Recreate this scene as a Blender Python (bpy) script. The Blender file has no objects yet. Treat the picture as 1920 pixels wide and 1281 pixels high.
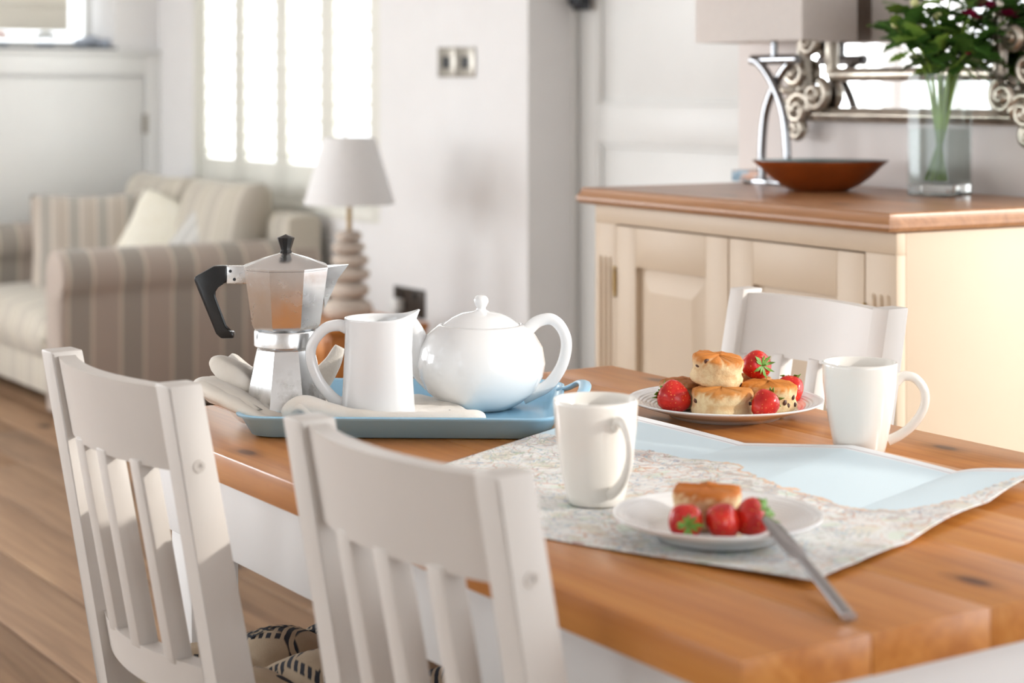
import bpy, bmesh, math, random
from math import sin, cos, pi, radians, sqrt, atan2
from mathutils import Vector, Matrix, noise
random.seed(7)
S = bpy.context.scene
COL = S.collection

# ------------------------------------------------------------------ camera
# room axes: +X runs along the table towards the camera, +Y towards the mirror wall
FPX, HOR, CAMZ = 3515.0, 165.0, 1.21
TH = radians(32.97); SN, CS = sin(TH), cos(TH)
CR = pi / 2 - TH                          # yaw of the camera; local x = picture right, local y = away
cam = bpy.data.cameras.new('camera'); camo = bpy.data.objects.new('camera', cam); COL.objects.link(camo)
cam.sensor_width = 36; cam.sensor_fit = 'HORIZONTAL'; cam.lens = FPX / 1920 * 36
cam.shift_y = -(640.5 - HOR) / 1920
cam.clip_start = 0.05; cam.clip_end = 100
camo.location = (0, 0, CAMZ); camo.rotation_euler = (pi / 2, 0, CR)
cam.dof.use_dof = True; cam.dof.focus_distance = 2.52; cam.dof.aperture_fstop = 4.0
S.camera = camo

# ------------------------------------------------------------------ light
S.view_settings.view_transform = 'Standard'; S.view_settings.look = 'None'
S.view_settings.gamma = 1; S.view_settings.use_curve_mapping = False
S.view_settings.exposure = 0.2
S.cycles.use_denoising = True
S.cycles.max_bounces = 7; S.cycles.diffuse_bounces = 3; S.cycles.glossy_bounces = 4; S.cycles.transmission_bounces = 8; S.cycles.transparent_max_bounces = 8
S.cycles.caustics_reflective = False; S.cycles.caustics_refractive = False; S.cycles.use_adaptive_sampling = True; S.cycles.adaptive_threshold = .04
w = bpy.data.worlds.new('world'); S.world = w; w.use_nodes = True
w.node_tree.nodes['Background'].inputs[0].default_value = (0.93, 0.97, 1.0, 1)
w.node_tree.nodes['Background'].inputs[1].default_value = 2.2
def area(name, loc, tgt, sx, sy, power, col=(1, 1, 1)):
    l = bpy.data.lights.new(name, 'AREA'); l.shape = 'RECTANGLE'; l.size = sx; l.size_y = sy
    l.energy = power; l.color = col
    o = bpy.data.objects.new(name, l); COL.objects.link(o); o.location = loc
    o.rotation_euler = (Vector(tgt) - Vector(loc)).to_track_quat('-Z', 'Y').to_euler()
    return o
# daylight outside the windows of the room; the sofa side one is added fill
area('daylight_shutter_window', (-7.02, 3.95, 1.75), (-7.02, 0, 1.75), 1.9, 1.9, 78, (.9, .95, 1))
area('sofa_side_fill_light', (-6.5, -2.9, 1.5), (-6.7, 0, 1.3), 2.7, 1.6, 88, (.92, .96, 1))  # added fill, brightens the dim sofa end of the room
area('daylight_left_window', (-8.8, -1.1, 1.5), (0, -1.1, 1.5), 2.3, 1.7, 220, (.9, .95, 1))
area('daylight_garden_window', (-.65, 3.6, 1.35), (-.65, 0, 1.0), 3.2, 2.1, 38, (.9, .95, 1))
area('daylight_rear_window', (-2.6, -2.9, 1.5), (-2.6, 0, 1.4), 4.4, 1.7, 16, (.9, .95, 1))
area('daylight_right_window', (2.4, 1.3, 1.5), (0, 1.3, 1.3), 2.3, 1.6, 22, (.92, .96, 1))
sun = bpy.data.lights.new('sun', 'SUN'); sun.energy = 2.2; sun.angle = radians(1.2); sun.color = (1, .95, .87)
suno = bpy.data.objects.new('sun', sun); COL.objects.link(suno)
suno.rotation_euler = Vector((-1, -.85, -.42)).to_track_quat('-Z', 'Y').to_euler()

# ------------------------------------------------------------------ helpers
def W(px, py, z):                        # pixel of the photograph -> point at height z
    D = FPX * (CAMZ - z) / (py - HOR); X = (px - 960) / FPX * D
    return Vector((SN * X - CS * D, CS * X + SN * D, z))
def WY(px, py, y):                       # pixel -> point on the plane Y = y
    X = (px - 960) / FPX; D = y / (CS * X + SN)
    return Vector(((SN * X - CS) * D, y, CAMZ - (py - HOR) * D / FPX))
def WX(px, py, x):
    X = (px - 960) / FPX; D = x / (SN * X - CS)
    return Vector((x, (CS * X + SN) * D, CAMZ - (py - HOR) * D / FPX))

def lin(c):
    return tuple(((v / 255) / 12.92 if v / 255 <= .04045 else ((v / 255 + .055) / 1.055) ** 2.4) for v in c)

class NT:
    def __init__(s, name):
        s.m = bpy.data.materials.new(name); s.m.use_nodes = True; s.t = s.m.node_tree
        s.b = s.t.nodes['Principled BSDF']; s.co = None
    def n(s, ty, **k):
        x = s.t.nodes.new(ty)
        for a, v in k.items(): setattr(x, a, v)
        return x
    def l(s, a, b): s.t.links.new(a, b)
    def coord(s, scale=(1, 1, 1), rot=(0, 0, 0), kind='Object', loc=(0, 0, 0)):
        c = s.n('ShaderNodeTexCoord'); m = s.n('ShaderNodeMapping')
        m.inputs['Scale'].default_value = scale; m.inputs['Rotation'].default_value = rot; m.inputs['Location'].default_value = loc
        s.l(c.outputs[kind], m.inputs['Vector']); return m.outputs[0]
    def noise(s, co, scale, detail=4, rough=.55, dist=0):
        x = s.n('ShaderNodeTexNoise'); x.inputs['Scale'].default_value = scale; x.inputs['Detail'].default_value = detail
        x.inputs['Roughness'].default_value = rough; x.inputs['Distortion'].default_value = dist
        s.l(co, x.inputs['Vector']); return x.outputs[0]
    def ramp(s, fac, stops, interp='LINEAR'):
        r = s.n('ShaderNodeValToRGB'); e = r.color_ramp; e.interpolation = interp
        while len(e.elements) > 1: e.elements.remove(e.elements[-1])
        for i, (p, c) in enumerate(stops):
            el = e.elements[0] if i == 0 else e.elements.new(p)
            el.position = p; el.color = (*c, 1) if len(c) == 3 else c
        s.l(fac, r.inputs[0]); return r.outputs[0]
    def mix(s, fac, a, b, mode='MIX'):
        x = s.n('ShaderNodeMix', data_type='RGBA', blend_type=mode)
        for sock, v in ((x.inputs[0], fac), (x.inputs[6], a), (x.inputs[7], b)):
            if hasattr(v, 'is_linked'): s.l(v, sock)
            elif isinstance(v, (int, float)): sock.default_value = v
            else: sock.default_value = (*v, 1)
        return x.outputs[2]
    def math(s, op, a, b=None):
        x = s.n('ShaderNodeMath', operation=op)
        for i, v in enumerate((a, b)):
            if v is None: continue
            if hasattr(v, 'is_linked'): s.l(v, x.inputs[i])
            else: x.inputs[i].default_value = v
        return x.outputs[0]
    def bump(s, h, strength=.2, dist=.01):
        x = s.n('ShaderNodeBump'); x.inputs['Strength'].default_value = strength; x.inputs['Distance'].default_value = dist
        s.l(h, x.inputs['Height']); s.l(x.outputs[0], s.b.inputs['Normal'])
    def set(s, col=None, rough=None, metal=None, **k):
        if col is not None:
            if hasattr(col, 'is_linked'): s.l(col, s.b.inputs['Base Color'])
            else: s.b.inputs['Base Color'].default_value = (*col, 1)
        if rough is not None:
            if hasattr(rough, 'is_linked'): s.l(rough, s.b.inputs['Roughness'])
            else: s.b.inputs['Roughness'].default_value = rough
        if metal is not None: s.b.inputs['Metallic'].default_value = metal
        for a, v in k.items(): s.b.inputs[a.replace('_', ' ')].default_value = v
        return s.m

def plain(name, c, rough=.5, metal=0, var=.06, scale=6, bumps=0, bscale=60, **k):
    t = NT(name); co = t.coord(); c = lin(c)
    f = t.noise(co, scale)
    col = t.ramp(f, [(.3, tuple(v * (1 - var) for v in c)), (.7, tuple(min(1, v * (1 + var)) for v in c))])
    if bumps: t.bump(t.noise(co, bscale, 3), bumps, .004)
    return t.set(col, rough, metal, **k)

def wood(name, dark, mid, light, axis=0, rough=.35, freq=1.0, knots=True, bumps=.05, rnd=.055):
    t = NT(name); sc = [16 * freq] * 3; sc[axis] = 1.1 * freq
    c = t.n('ShaderNodeTexCoord'); oi = t.n('ShaderNodeObjectInfo')
    add = t.n('ShaderNodeVectorMath', operation='ADD'); mul = t.n('ShaderNodeMath', operation='MULTIPLY'); mul.inputs[1].default_value = 13
    t.l(oi.outputs['Random'], mul.inputs[0]); t.l(c.outputs['Object'], add.inputs[0]); t.l(mul.outputs[0], add.inputs[1])
    m = t.n('ShaderNodeMapping'); m.inputs['Scale'].default_value = sc; t.l(add.outputs[0], m.inputs[0])
    f = t.noise(m.outputs[0], 1.6, 6, .62, .8)
    col = t.ramp(f, [(.28, lin(dark)), (.48, lin(mid)), (.72, lin(light))])
    m3 = t.n('ShaderNodeMapping'); m3.inputs['Scale'].default_value = [v * 5 if i != axis else v * 1.4 for i, v in enumerate(sc)]; t.l(add.outputs[0], m3.inputs[0])
    fine = t.noise(m3.outputs[0], 1.5, 3)
    col = t.mix(.35, col, t.ramp(fine, [(.3, tuple(v * .75 for v in lin(mid))), (.65, lin(light))]))
    if knots:
        m2 = t.n('ShaderNodeMapping'); s2 = [5.5 * knots] * 3; s2[axis] = 2.6 * knots; m2.inputs['Scale'].default_value = s2; t.l(add.outputs[0], m2.inputs[0])
        v = t.n('ShaderNodeTexVoronoi', voronoi_dimensions='2D'); v.inputs['Scale'].default_value = 1.0; t.l(m2.outputs[0], v.inputs['Vector'])
        k = t.ramp(v.outputs['Distance'], [(.035, (1, 1, 1)), (.06, (.4, .4, .4)), (.12, (0, 0, 0))])
        col = t.mix(k, col, tuple(x * .35 for x in lin(dark)))
    br = t.n('ShaderNodeHueSaturation'); t.l(col, br.inputs['Color'])
    mr = t.n('ShaderNodeMapRange'); mr.inputs[3].default_value = 1 - rnd; mr.inputs[4].default_value = 1 + rnd
    t.l(oi.outputs['Random'], mr.inputs[0]); t.l(mr.outputs[0], br.inputs['Value'])
    t.bump(fine, bumps, .003)
    return t.set(br.outputs[0], rough)

# ---- mesh building
def mk(name, verts, faces, mat=None, parent=None, loc=(0, 0, 0), rot=(0, 0, 0), sharp=40, smooth=True):
    me = bpy.data.meshes.new(name); me.from_pydata([tuple(v) for v in verts], [], faces)
    bm = bmesh.new(); bm.from_mesh(me); bmesh.ops.recalc_face_normals(bm, faces=bm.faces); bm.to_mesh(me); bm.free()
    return fin(name, me, mat, parent, loc, rot, sharp, smooth)
def fin(name, me, mat, parent=None, loc=(0, 0, 0), rot=(0, 0, 0), sharp=40, smooth=True):
    if smooth:
        me.shade_smooth()
        if sharp < 180: me.set_sharp_from_angle(angle=radians(sharp))
    if mat: me.materials.append(mat)
    o = bpy.data.objects.new(name, me); COL.objects.link(o)
    o.location = loc; o.rotation_euler = rot
    if parent: o.parent = parent
    return o
def mkbm(name, bm, mat, parent=None, loc=(0, 0, 0), rot=(0, 0, 0), sharp=40, smooth=True):
    bmesh.ops.recalc_face_normals(bm, faces=bm.faces)
    me = bpy.data.meshes.new(name); bm.to_mesh(me); bm.free()
    return fin(name, me, mat, parent, loc, rot, sharp, smooth)
def box_bm(x0, x1, y0, y1, z0, z1, bev=0, seg=2, bm=None):
    b = bmesh.new()
    r = bmesh.ops.create_cube(b, size=1)
    for v in b.verts:
        v.co = Vector((x0 + (v.co.x + .5) * (x1 - x0), y0 + (v.co.y + .5) * (y1 - y0), z0 + (v.co.z + .5) * (z1 - z0)))
    if bev: bmesh.ops.bevel(b, geom=b.edges[:], offset=bev, segments=seg, profile=.5, affect='EDGES')
    if bm is None: return b
    me = bpy.data.meshes.new('t'); b.to_mesh(me); b.free(); bm.from_mesh(me); bpy.data.meshes.remove(me); return bm
def box(name, x0, x1, y0, y1, z0, z1, mat, parent=None, bev=.002, loc=(0, 0, 0), rot=(0, 0, 0)):
    return mkbm(name, box_bm(x0, x1, y0, y1, z0, z1, bev), mat, parent, loc, rot)
def boxes(name, lst, mat, parent=None, bev=0, loc=(0, 0, 0), rot=(0, 0, 0)):
    bm = bmesh.new()
    for b in lst: box_bm(*b, bev, bm=bm)
    return mkbm(name, bm, mat, parent, loc, rot)
def lathe_vf(prof, n=48, ph=0, fn=None):
    V, F = [], []
    for (r, z) in prof:
        for i in range(n):
            a = 2 * pi * i / n + ph
            p = Vector((r * cos(a), r * sin(a), z))
            V.append(fn(p, a) if fn else p)
    m = len(prof)
    for j in range(m - 1):
        for i in range(n):
            F.append((j * n + i, j * n + (i + 1) % n, (j + 1) * n + (i + 1) % n, (j + 1) * n + i))
    if prof[0][0] > 1e-6: F.append(tuple(range(n))[::-1])
    if prof[-1][0] > 1e-6: F.append(tuple(range((m - 1) * n, m * n)))
    return V, F
def clean(name, V, F, mat, parent=None, loc=(0, 0, 0), rot=(0, 0, 0), sharp=40):
    bm = bmesh.new(); vs = [bm.verts.new(v) for v in V]
    for f in F:
        try: bm.faces.new([vs[i] for i in f])
        except ValueError: pass
    bmesh.ops.remove_doubles(bm, verts=bm.verts, dist=1e-6)
    return mkbm(name, bm, mat, parent, loc, rot, sharp)
def lathe(name, prof, mat, parent=None, n=48, loc=(0, 0, 0), rot=(0, 0, 0), sharp=40, ph=0, fn=None):
    V, F = lathe_vf(prof, n, ph, fn); return clean(name, V, F, mat, parent, loc, rot, sharp)
def cr(pts, k=8):                         # Catmull-Rom through points
    P = [Vector(p) for p in pts]; out = []
    for i in range(len(P) - 1):
        a, b, c, d = P[max(i - 1, 0)], P[i], P[i + 1], P[min(i + 2, len(P) - 1)]
        for j in range(k):
            t = j / k
            out.append(.5 * ((2 * b) + (c - a) * t + (2 * a - 5 * b + 4 * c - d) * t * t + (3 * b - a - 3 * c + d) * t ** 3))
    out.append(P[-1]); return out
def tube_vf(pts, rad, n=12, up=(0, 0, 1), flat=1.0, closed=False, off=0, square=False):
    V, F = [], []; m = len(pts); up = Vector(up)
    for i, p in enumerate(pts):
        t = (pts[(i + 1) % m] - pts[i - 1]) if closed else (pts[min(i + 1, m - 1)] - pts[max(i - 1, 0)])
        t.normalize(); sd = t.cross(up)
        if sd.length < 1e-4: sd = t.cross(Vector((1, 0, .01)))
        sd.normalize(); u2 = sd.cross(t)
        r = rad(i / (m - 1)) if callable(rad) else rad
        for k in range(n):
            a = 2 * pi * k / n + (pi / 4 if square else 0)
            ca, sa = cos(a), sin(a)
            V.append(p + sd * ca * r + u2 * sa * r * flat)
    R = m if closed else m - 1
    for i in range(R):
        for k in range(n):
            a, b = i * n, ((i + 1) % m) * n
            F.append((off + a + k, off + a + (k + 1) % n, off + b + (k + 1) % n, off + b + k))
    if not closed:
        F.append(tuple(off + k for k in range(n))); F.append(tuple(off + (m - 1) * n + k for k in range(n)))
    return V, F
def tube(name, pts, rad, mat, parent=None, n=12, up=(0, 0, 1), flat=1.0, closed=False, loc=(0, 0, 0), rot=(0, 0, 0), k=8, sharp=50, square=False):
    P = cr(pts, k) if k else [Vector(p) for p in pts]
    V, F = tube_vf(P, rad, n, up, flat, closed, 0, square)
    return mk(name, V, F, mat, parent, loc, rot, sharp)
def prism(name, poly, axis, a0, a1, mat, parent=None, bev=0, loc=(0, 0, 0), rot=(0, 0, 0), sharp=35):
    def mp(p, a):
        return {'x': (a, p[0], p[1]), 'y': (p[0], a, p[1]), 'z': (p[0], p[1], a)}[axis]
    n = len(poly); V = [mp(p, a0) for p in poly] + [mp(p, a1) for p in poly]
    F = [tuple(range(n)), tuple(range(n, 2 * n))] + [(i, (i + 1) % n, n + (i + 1) % n, n + i) for i in range(n)]
    bm = bmesh.new(); vs = [bm.verts.new(v) for v in V]
    for f in F: bm.faces.new([vs[i] for i in f])
    if bev: bmesh.ops.bevel(bm, geom=bm.edges[:], offset=bev, segments=2, profile=.5, affect='EDGES')
    return mkbm(name, bm, mat, parent, loc, rot, sharp)
def pillow_vf(sx, sy, sz, n=24, e=.35, puff=None):
    V, F = [], []
    for sg in (1, -1):
        for i in range(n + 1):
            for j in range(n + 1):
                u, v = 2 * i / n - 1, 2 * j / n - 1
                h = max(0, (1 - abs(u) ** 2.6)) ** e * max(0, (1 - abs(v) ** 2.6)) ** e
                pin = 1 - .05 * (1 - abs(v)) * abs(u) ** 3; pin2 = 1 - .05 * (1 - abs(u)) * abs(v) ** 3
                p = Vector((u * sx / 2 * pin, v * sy / 2 * pin2, sg * h * sz / 2))
                if puff: p = puff(p, u, v, sg)
                V.append(p)
    N = (n + 1) ** 2
    for s in (0, N):
        for i in range(n):
            for j in range(n):
                a = s + i * (n + 1) + j; F.append((a, a + 1, a + n + 2, a + n + 1))
    return V, F
def pillow(name, sx, sy, sz, mat, parent=None, loc=(0, 0, 0), rot=(0, 0, 0), n=24, e=.35, puff=None):
    V, F = pillow_vf(sx, sy, sz, n, e, puff)
    return clean(name, V, F, mat, parent, loc, rot, 180)

def thing(name, label, cat, loc=(0, 0, 0), rz=0, group=None):
    o = bpy.data.objects.new(name, None); COL.objects.link(o); o.empty_display_size = .05
    o.location = loc; o.rotation_euler = (0, 0, rz); return tag(o, label, cat, group)
def tag(o, label, cat, group=None):
    o['label'] = label; o['category'] = cat
    if group: o['group'] = group
    return o
def struct(o, label=None):
    o['kind'] = 'structure'
    if label: o['label'] = label
    return o
def copy_tree(o, parent=None):
    c = o.copy(); COL.objects.link(c); c.parent = parent
    for ch in [x for x in o.children]: copy_tree(ch, c)
    return c
def sempty(name, loc=(0, 0, 0)):
    o = bpy.data.objects.new(name, None); COL.objects.link(o); o.location = loc; o['kind'] = 'structure'; return o

# ------------------------------------------------------------------ materials
M = {}
M['wall'] = plain('wall_paint', (238, 236, 234), .85, var=.015, bumps=.05, bscale=90)
M['pinkwall'] = plain('blush_wall_paint', (240, 231, 226), .85, var=.015, bumps=.05, bscale=90)
M['joinery'] = plain('white_gloss_joinery', (236, 235, 231), .42, var=.012)
M['shutter'] = plain('cream_shutter_paint', (232, 230, 220), .5, var=.012)
M['floorwood'] = wood('floor_boards', (96, 70, 48), (148, 114, 86), (174, 140, 106), 0, .62, .7, .55, .15, .16)
M['tablewood'] = wood('table_pine', (158, 88, 34), (192, 120, 54), (212, 148, 80), 0, .3, .8, True, .03)
M['chestwood'] = wood('orange_pine', (150, 84, 24), (188, 112, 38), (206, 132, 56), 0, .35, .8, False, .03)
M['topwood'] = wood('sideboard_pine', (128, 82, 50), (168, 118, 78), (190, 140, 98), 0, .3, .8, True, .03)
def chairpaint():
    t = NT('white_chair_paint'); base = lin((214, 207, 200))
    c0 = t.n('ShaderNodeTexCoord'); oi = t.n('ShaderNodeObjectInfo'); ad = t.n('ShaderNodeVectorMath', operation='ADD'); t.l(c0.outputs['Object'], ad.inputs[0]); t.l(oi.outputs['Random'], ad.inputs[1]); co = ad.outputs[0]
    f = t.noise(co, 7, 3)
    col = t.ramp(f, [(.3, tuple(v * .95 for v in base)), (.7, base)])
    chip = t.ramp(t.noise(co, 34, 2, .4), [(.785, (0, 0, 0)), (.795, (1, 1, 1))])
    col = t.mix(chip, col, lin((120, 82, 60)))
    co2 = t.coord((30, 30, 3)); t.bump(t.noise(co2, 6, 3), .06, .003)
    return t.set(col, .42)
M['chair'] = chairpaint()
M['tablewhite'] = plain('white_table_paint', (232, 231, 230), .45, var=.02, bumps=.03)
M['cream'] = plain('cream_cabinet_paint', (202, 180, 154), .5, var=.02, bumps=.03)
M['brass'] = plain('aged_brass', (150, 122, 74), .4, 1)
M['ceramic'] = plain('white_glazed_ceramic', (240, 240, 240), .12, var=.005, Coat_Weight=.5, Coat_Roughness=.04)
M['mug'] = plain('cream_white_stoneware', (238, 233, 225), .14, var=.006, Coat_Weight=.4, Coat_Roughness=.05)
M['tray'] = plain('sky_blue_melamine', (164, 212, 240), .22, var=.01)
M['black'] = plain('black_bakelite', (22, 22, 23), .3, var=.1)
def alum():
    t = NT('worn_aluminium'); co = t.coord((1, 1, 1)); f = t.noise(co, 22, 6, .65)
    g = t.n('ShaderNodeTexCoord'); sp = t.n('ShaderNodeSeparateXYZ'); t.l(g.outputs['Object'], sp.inputs[0])
    low = t.ramp(sp.outputs['Z'], [(.0, (1, 1, 1)), (.09, (0, 0, 0))])
    st = t.math('MULTIPLY', low, t.ramp(f, [(.5, (0, 0, 0)), (.68, (1, 1, 1))]))
    col = t.mix(t.math('MULTIPLY', st, .75), (.80, .80, .80), lin((128, 118, 96)))
    r = t.ramp(f, [(.3, (.16,) * 3), (.75, (.34,) * 3)])
    t.bump(f, .05, .002)
    return t.set(col, r, 1)
M['alu'] = alum()
M['chrome'] = plain('brushed_chrome', (140, 140, 142), .1, 1, var=.02)
M['steel'] = plain('cutlery_steel', (170, 170, 172), .2, 1, var=.03)
def linen(name, c, c2, stripes=None, axis=0, scale=400, rough=.9):
    t = NT(name); co = t.coord(); w1 = t.noise(co, scale, 2)
    col = t.ramp(t.noise(co, 14, 4), [(.3, lin(c)), (.7, lin(c2))])
    if stripes:
        sp = t.n('ShaderNodeSeparateXYZ'); t.l(co, sp.inputs[0]); period, off, st = stripes
        fr = t.math('FRACT', t.math('ADD', t.math('DIVIDE', sp.outputs[axis], period), off))
        col = t.mix(.92, col, t.ramp(fr, st, 'CONSTANT'))
    t.bump(w1, .35, .0015)
    return t.set(col, rough, Sheen_Weight=.2)
TAU, GRY, IVO = lin((176, 162, 150)), lin((160, 152, 142)), lin((208, 196, 180))
STR = [(0, TAU), (.40, IVO), (.46, GRY), (.86, IVO), (.92, TAU)]
M['sofaY'] = linen('striped_sofa_cloth_across', (176, 162, 150), (180, 168, 156), (.20, 0.3, STR), 1)
M['sofaX'] = linen('striped_sofa_cloth_along', (196, 188, 172), (202, 194, 180), (.20, 0.1, [(0, lin((196, 188, 172))), (.42, lin((214, 206, 192))), (.48, lin((186, 178, 164))), (.88, lin((214, 206, 192))), (.94, lin((196, 188, 172)))]), 0)
M['cushstripe'] = linen('striped_cushion_cloth', (176, 166, 154), (186, 178, 168), (.115, .1, [(0, lin((184, 172, 158))), (.35, lin((215, 204, 190))), (.42, lin((168, 162, 152))), (.8, lin((215, 204, 190))), (.88, lin((190, 180, 168)))]), 0)
M['cushcream'] = linen('cream_cushion_cloth', (240, 234, 216), (246, 242, 228))
M['cushgrey'] = linen('pale_grey_cushion_cloth', (196, 194, 188), (208, 206, 200), (.05, 0, [(0, lin((196, 194, 188))), (.6, lin((216, 214, 208)))]), 0)
M['towel'] = linen('cream_cotton_towel', (234, 225, 212), (244, 238, 230), None, 0, 260)
M['shade'] = plain('white_lamp_shade', (236, 232, 230), .9, var=.01, bumps=.05, bscale=200)
M['shade2'] = plain('blush_white_lamp_shade', (234, 224, 216), .9, var=.01, bumps=.05, bscale=200)
def cloth_shade(name, c, thru=.22):
    t = NT(name); a = t.n('ShaderNodeBsdfDiffuse'); b_ = t.n('ShaderNodeBsdfTranslucent'); mx = t.n('ShaderNodeMixShader'); mx.inputs[0].default_value = thru
    col = t.ramp(t.noise(t.coord(), 60, 3), [(.3, tuple(v * .97 for v in lin(c))), (.7, lin(c))])
    for q in (a, b_): t.l(col, q.inputs['Color'])
    t.l(a.outputs[0], mx.inputs[1]); t.l(b_.outputs[0], mx.inputs[2]); t.l(mx.outputs[0], t.t.nodes['Material Output'].inputs['Surface']); return t.m
M['shade'] = cloth_shade('white_lamp_shade_cloth', (252, 250, 248)); M['shade2'] = cloth_shade('blush_lamp_shade_cloth', (252, 246, 241), .42)
M['stone'] = plain('pale_pebble', (206, 192, 178), .7, var=.08, scale=14, bumps=.2, bscale=40)
M['slate'] = plain('dark_slate', (96, 98, 100), .6, var=.15)
M['socket'] = plain('dark_bronze_plate', (62, 52, 44), .4, .3)
M['nickel'] = plain('brushed_nickel_plate', (168, 162, 152), .35, .8)
M['darkgrey'] = plain('dark_grey_metal', (58, 60, 64), .5, .3)
M['frame'] = plain('antique_silver_leaf', (190, 180, 166), .3, .85, var=.22, scale=30, bumps=.2, bscale=70)
def simple(name, **k):
    t = NT(name); return t.set(**k)
M['mirror'] = simple('mirror_glass', col=(.9, .9, .9), rough=.01, metal=1.0)
def thin(name, ior, tint):
    t = NT(name); tr = t.n('ShaderNodeBsdfTransparent'); tr.inputs[0].default_value = (*tint, 1); gl = t.n('ShaderNodeBsdfGlossy'); gl.inputs['Roughness'].default_value = .02
    lw = t.n('ShaderNodeLayerWeight'); lw.inputs[0].default_value = .5; mx = t.n('ShaderNodeMixShader'); t.l(t.math('ADD', t.math('MULTIPLY', t.math('POWER', lw.outputs['Facing'], 4.0), ior), .03), mx.inputs[0])
    t.l(tr.outputs[0], mx.inputs[1]); t.l(gl.outputs[0], mx.inputs[2]); t.l(mx.outputs[0], t.t.nodes['Material Output'].inputs['Surface']); return t.m
M['glass'] = thin('clear_glass', .45, (.95, .97, .965))
M['water'] = thin('vase_water', .12, (.95, .98, .96))
M['thickglass'] = simple('thick_glass_base', col=(.97, .99, .98), rough=.0, Transmission_Weight=1.0, IOR=1.45)
def pane_mat():
    t = NT('window_pane'); tr = t.n('ShaderNodeBsdfTransparent'); gl = t.n('ShaderNodeBsdfGlossy'); mx = t.n('ShaderNodeMixShader')
    gl.inputs['Roughness'].default_value = .02; mx.inputs[0].default_value = .05
    t.l(tr.outputs[0], mx.inputs[1]); t.l(gl.outputs[0], mx.inputs[2])
    t.l(mx.outputs[0], t.t.nodes['Material Output'].inputs['Surface']); return t.m
M['pane'] = pane_mat()
M['bowlout'] = plain('russet_glaze', (134, 62, 20), .3, var=.12, scale=20)
M['bowlin'] = plain('teal_glaze', (72, 104, 104), .25, var=.15, scale=20)
M['leaf'] = plain('dark_green_leaf', (66, 104, 40), .5, var=.35, scale=18, Subsurface_Weight=.0)
M['leaf2'] = plain('fresh_green_leaf', (116, 150, 60), .5, var=.3, scale=18)
M['stem'] = plain('green_stem', (128, 158, 60), .5, var=.2, scale=18)
M['magenta'] = plain('magenta_petal', (150, 14, 66), .6, var=.3, scale=40)
M['yellowbud'] = plain('pale_yellow_bud', (226, 222, 160), .6, var=.1)
M['berryleaf'] = plain('strawberry_leaf', (104, 150, 52), .5, var=.25, scale=60)
M['raisin'] = plain('dark_raisin', (84, 48, 32), .5, var=.3, scale=60)
M['paper'] = plain('book_pages', (226, 222, 214), .8)
M['bookcover'] = NT('book_cover')
_t = M['bookcover']; _c = _t.ramp(_t.noise(_t.coord((1, 1, 1)), 22, 2), [(.38, lin((92, 128, 156))), (.5, lin((150, 176, 190))), (.6, lin((200, 150, 120)))]); M['bookcover'] = _t.set(_c, .4)
M['peach'] = plain('peach_petal', (246, 186, 150), .7)
M['whitepetal'] = plain('white_petal', (244, 242, 232), .7)
M['bluegrey'] = plain('blue_grey_pebble', (176, 184, 196), .6, var=.12, scale=20)
M['blind'] = plain('cream_roman_blind', (240, 234, 222), .9, var=.02)
M['white'] = plain('white_plastic', (235, 235, 232), .4)
M['ink'] = plain('navy_print', (30, 34, 46), .9)
def berry():
    t = NT('strawberry_skin'); co = t.coord(); v = t.n('ShaderNodeTexVoronoi'); v.inputs['Scale'].default_value = 230; t.l(co, v.inputs['Vector'])
    base = t.ramp(t.noise(co, 30, 3), [(.35, lin((176, 14, 16))), (.65, lin((222, 44, 28)))])
    col = t.mix(t.ramp(v.outputs['Distance'], [(.12, (.8, .8, .8)), (.24, (0, 0, 0))]), base, lin((236, 150, 80)))
    t.bump(v.outputs['Distance'], .25, .001)
    return t.set(col, .25, Subsurface_Weight=.05)
M['berry'] = berry()
def sconemat():
    t = NT('baked_scone'); a = t.n('ShaderNodeVertexColor', layer_name='Col'); co = t.coord()
    f = t.noise(co, 70, 5, .65)
    col = t.mix(t.ramp(f, [(.45, (0, 0, 0)), (.75, (.5, .5, .5))]), a.outputs[0], lin((196, 124, 56)))
    t.bump(t.noise(co, 160, 5, .7), .5, .003)
    return t.set(col, .75)
M['scone'] = sconemat()

# ------------------------------------------------------------------ the room
YW, XL, YM, YD, YR, XR, ZC = 3.40, -8.30, 2.96, 3.60, -2.3, 1.9, 2.45
floor = struct(boxes('floor', [(XL - .3, XR + .2, YR - .2, YD + .4, -.2, -.021)], plain('dark_floor_gap', (60, 42, 28), .9)), 'worn wide pine floorboards')
k = 0
y = YR
rows = []
while y < YD:
    wd = .195 + .02 * random.random(); rows.append((y, min(y + wd, YD + .1))); y += wd
for (a, b) in rows:
    x = XL - random.random() * 2
    while x < XR:
        L = 2.2 + 1.6 * random.random(); x1 = min(x + L, XR)
        if x1 > XL: box('floorboard', max(x, XL) + .0015, x1 - .0015, a + .004, b - .004, -.03, random.uniform(-.0015, 0), M['floorwood'], floor, .002)
        x += L
struct(boxes('ceiling', [(XL - .3, XR + .2, YR - .2, YD + .4, ZC, ZC + .1)], M['wall']))
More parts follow.
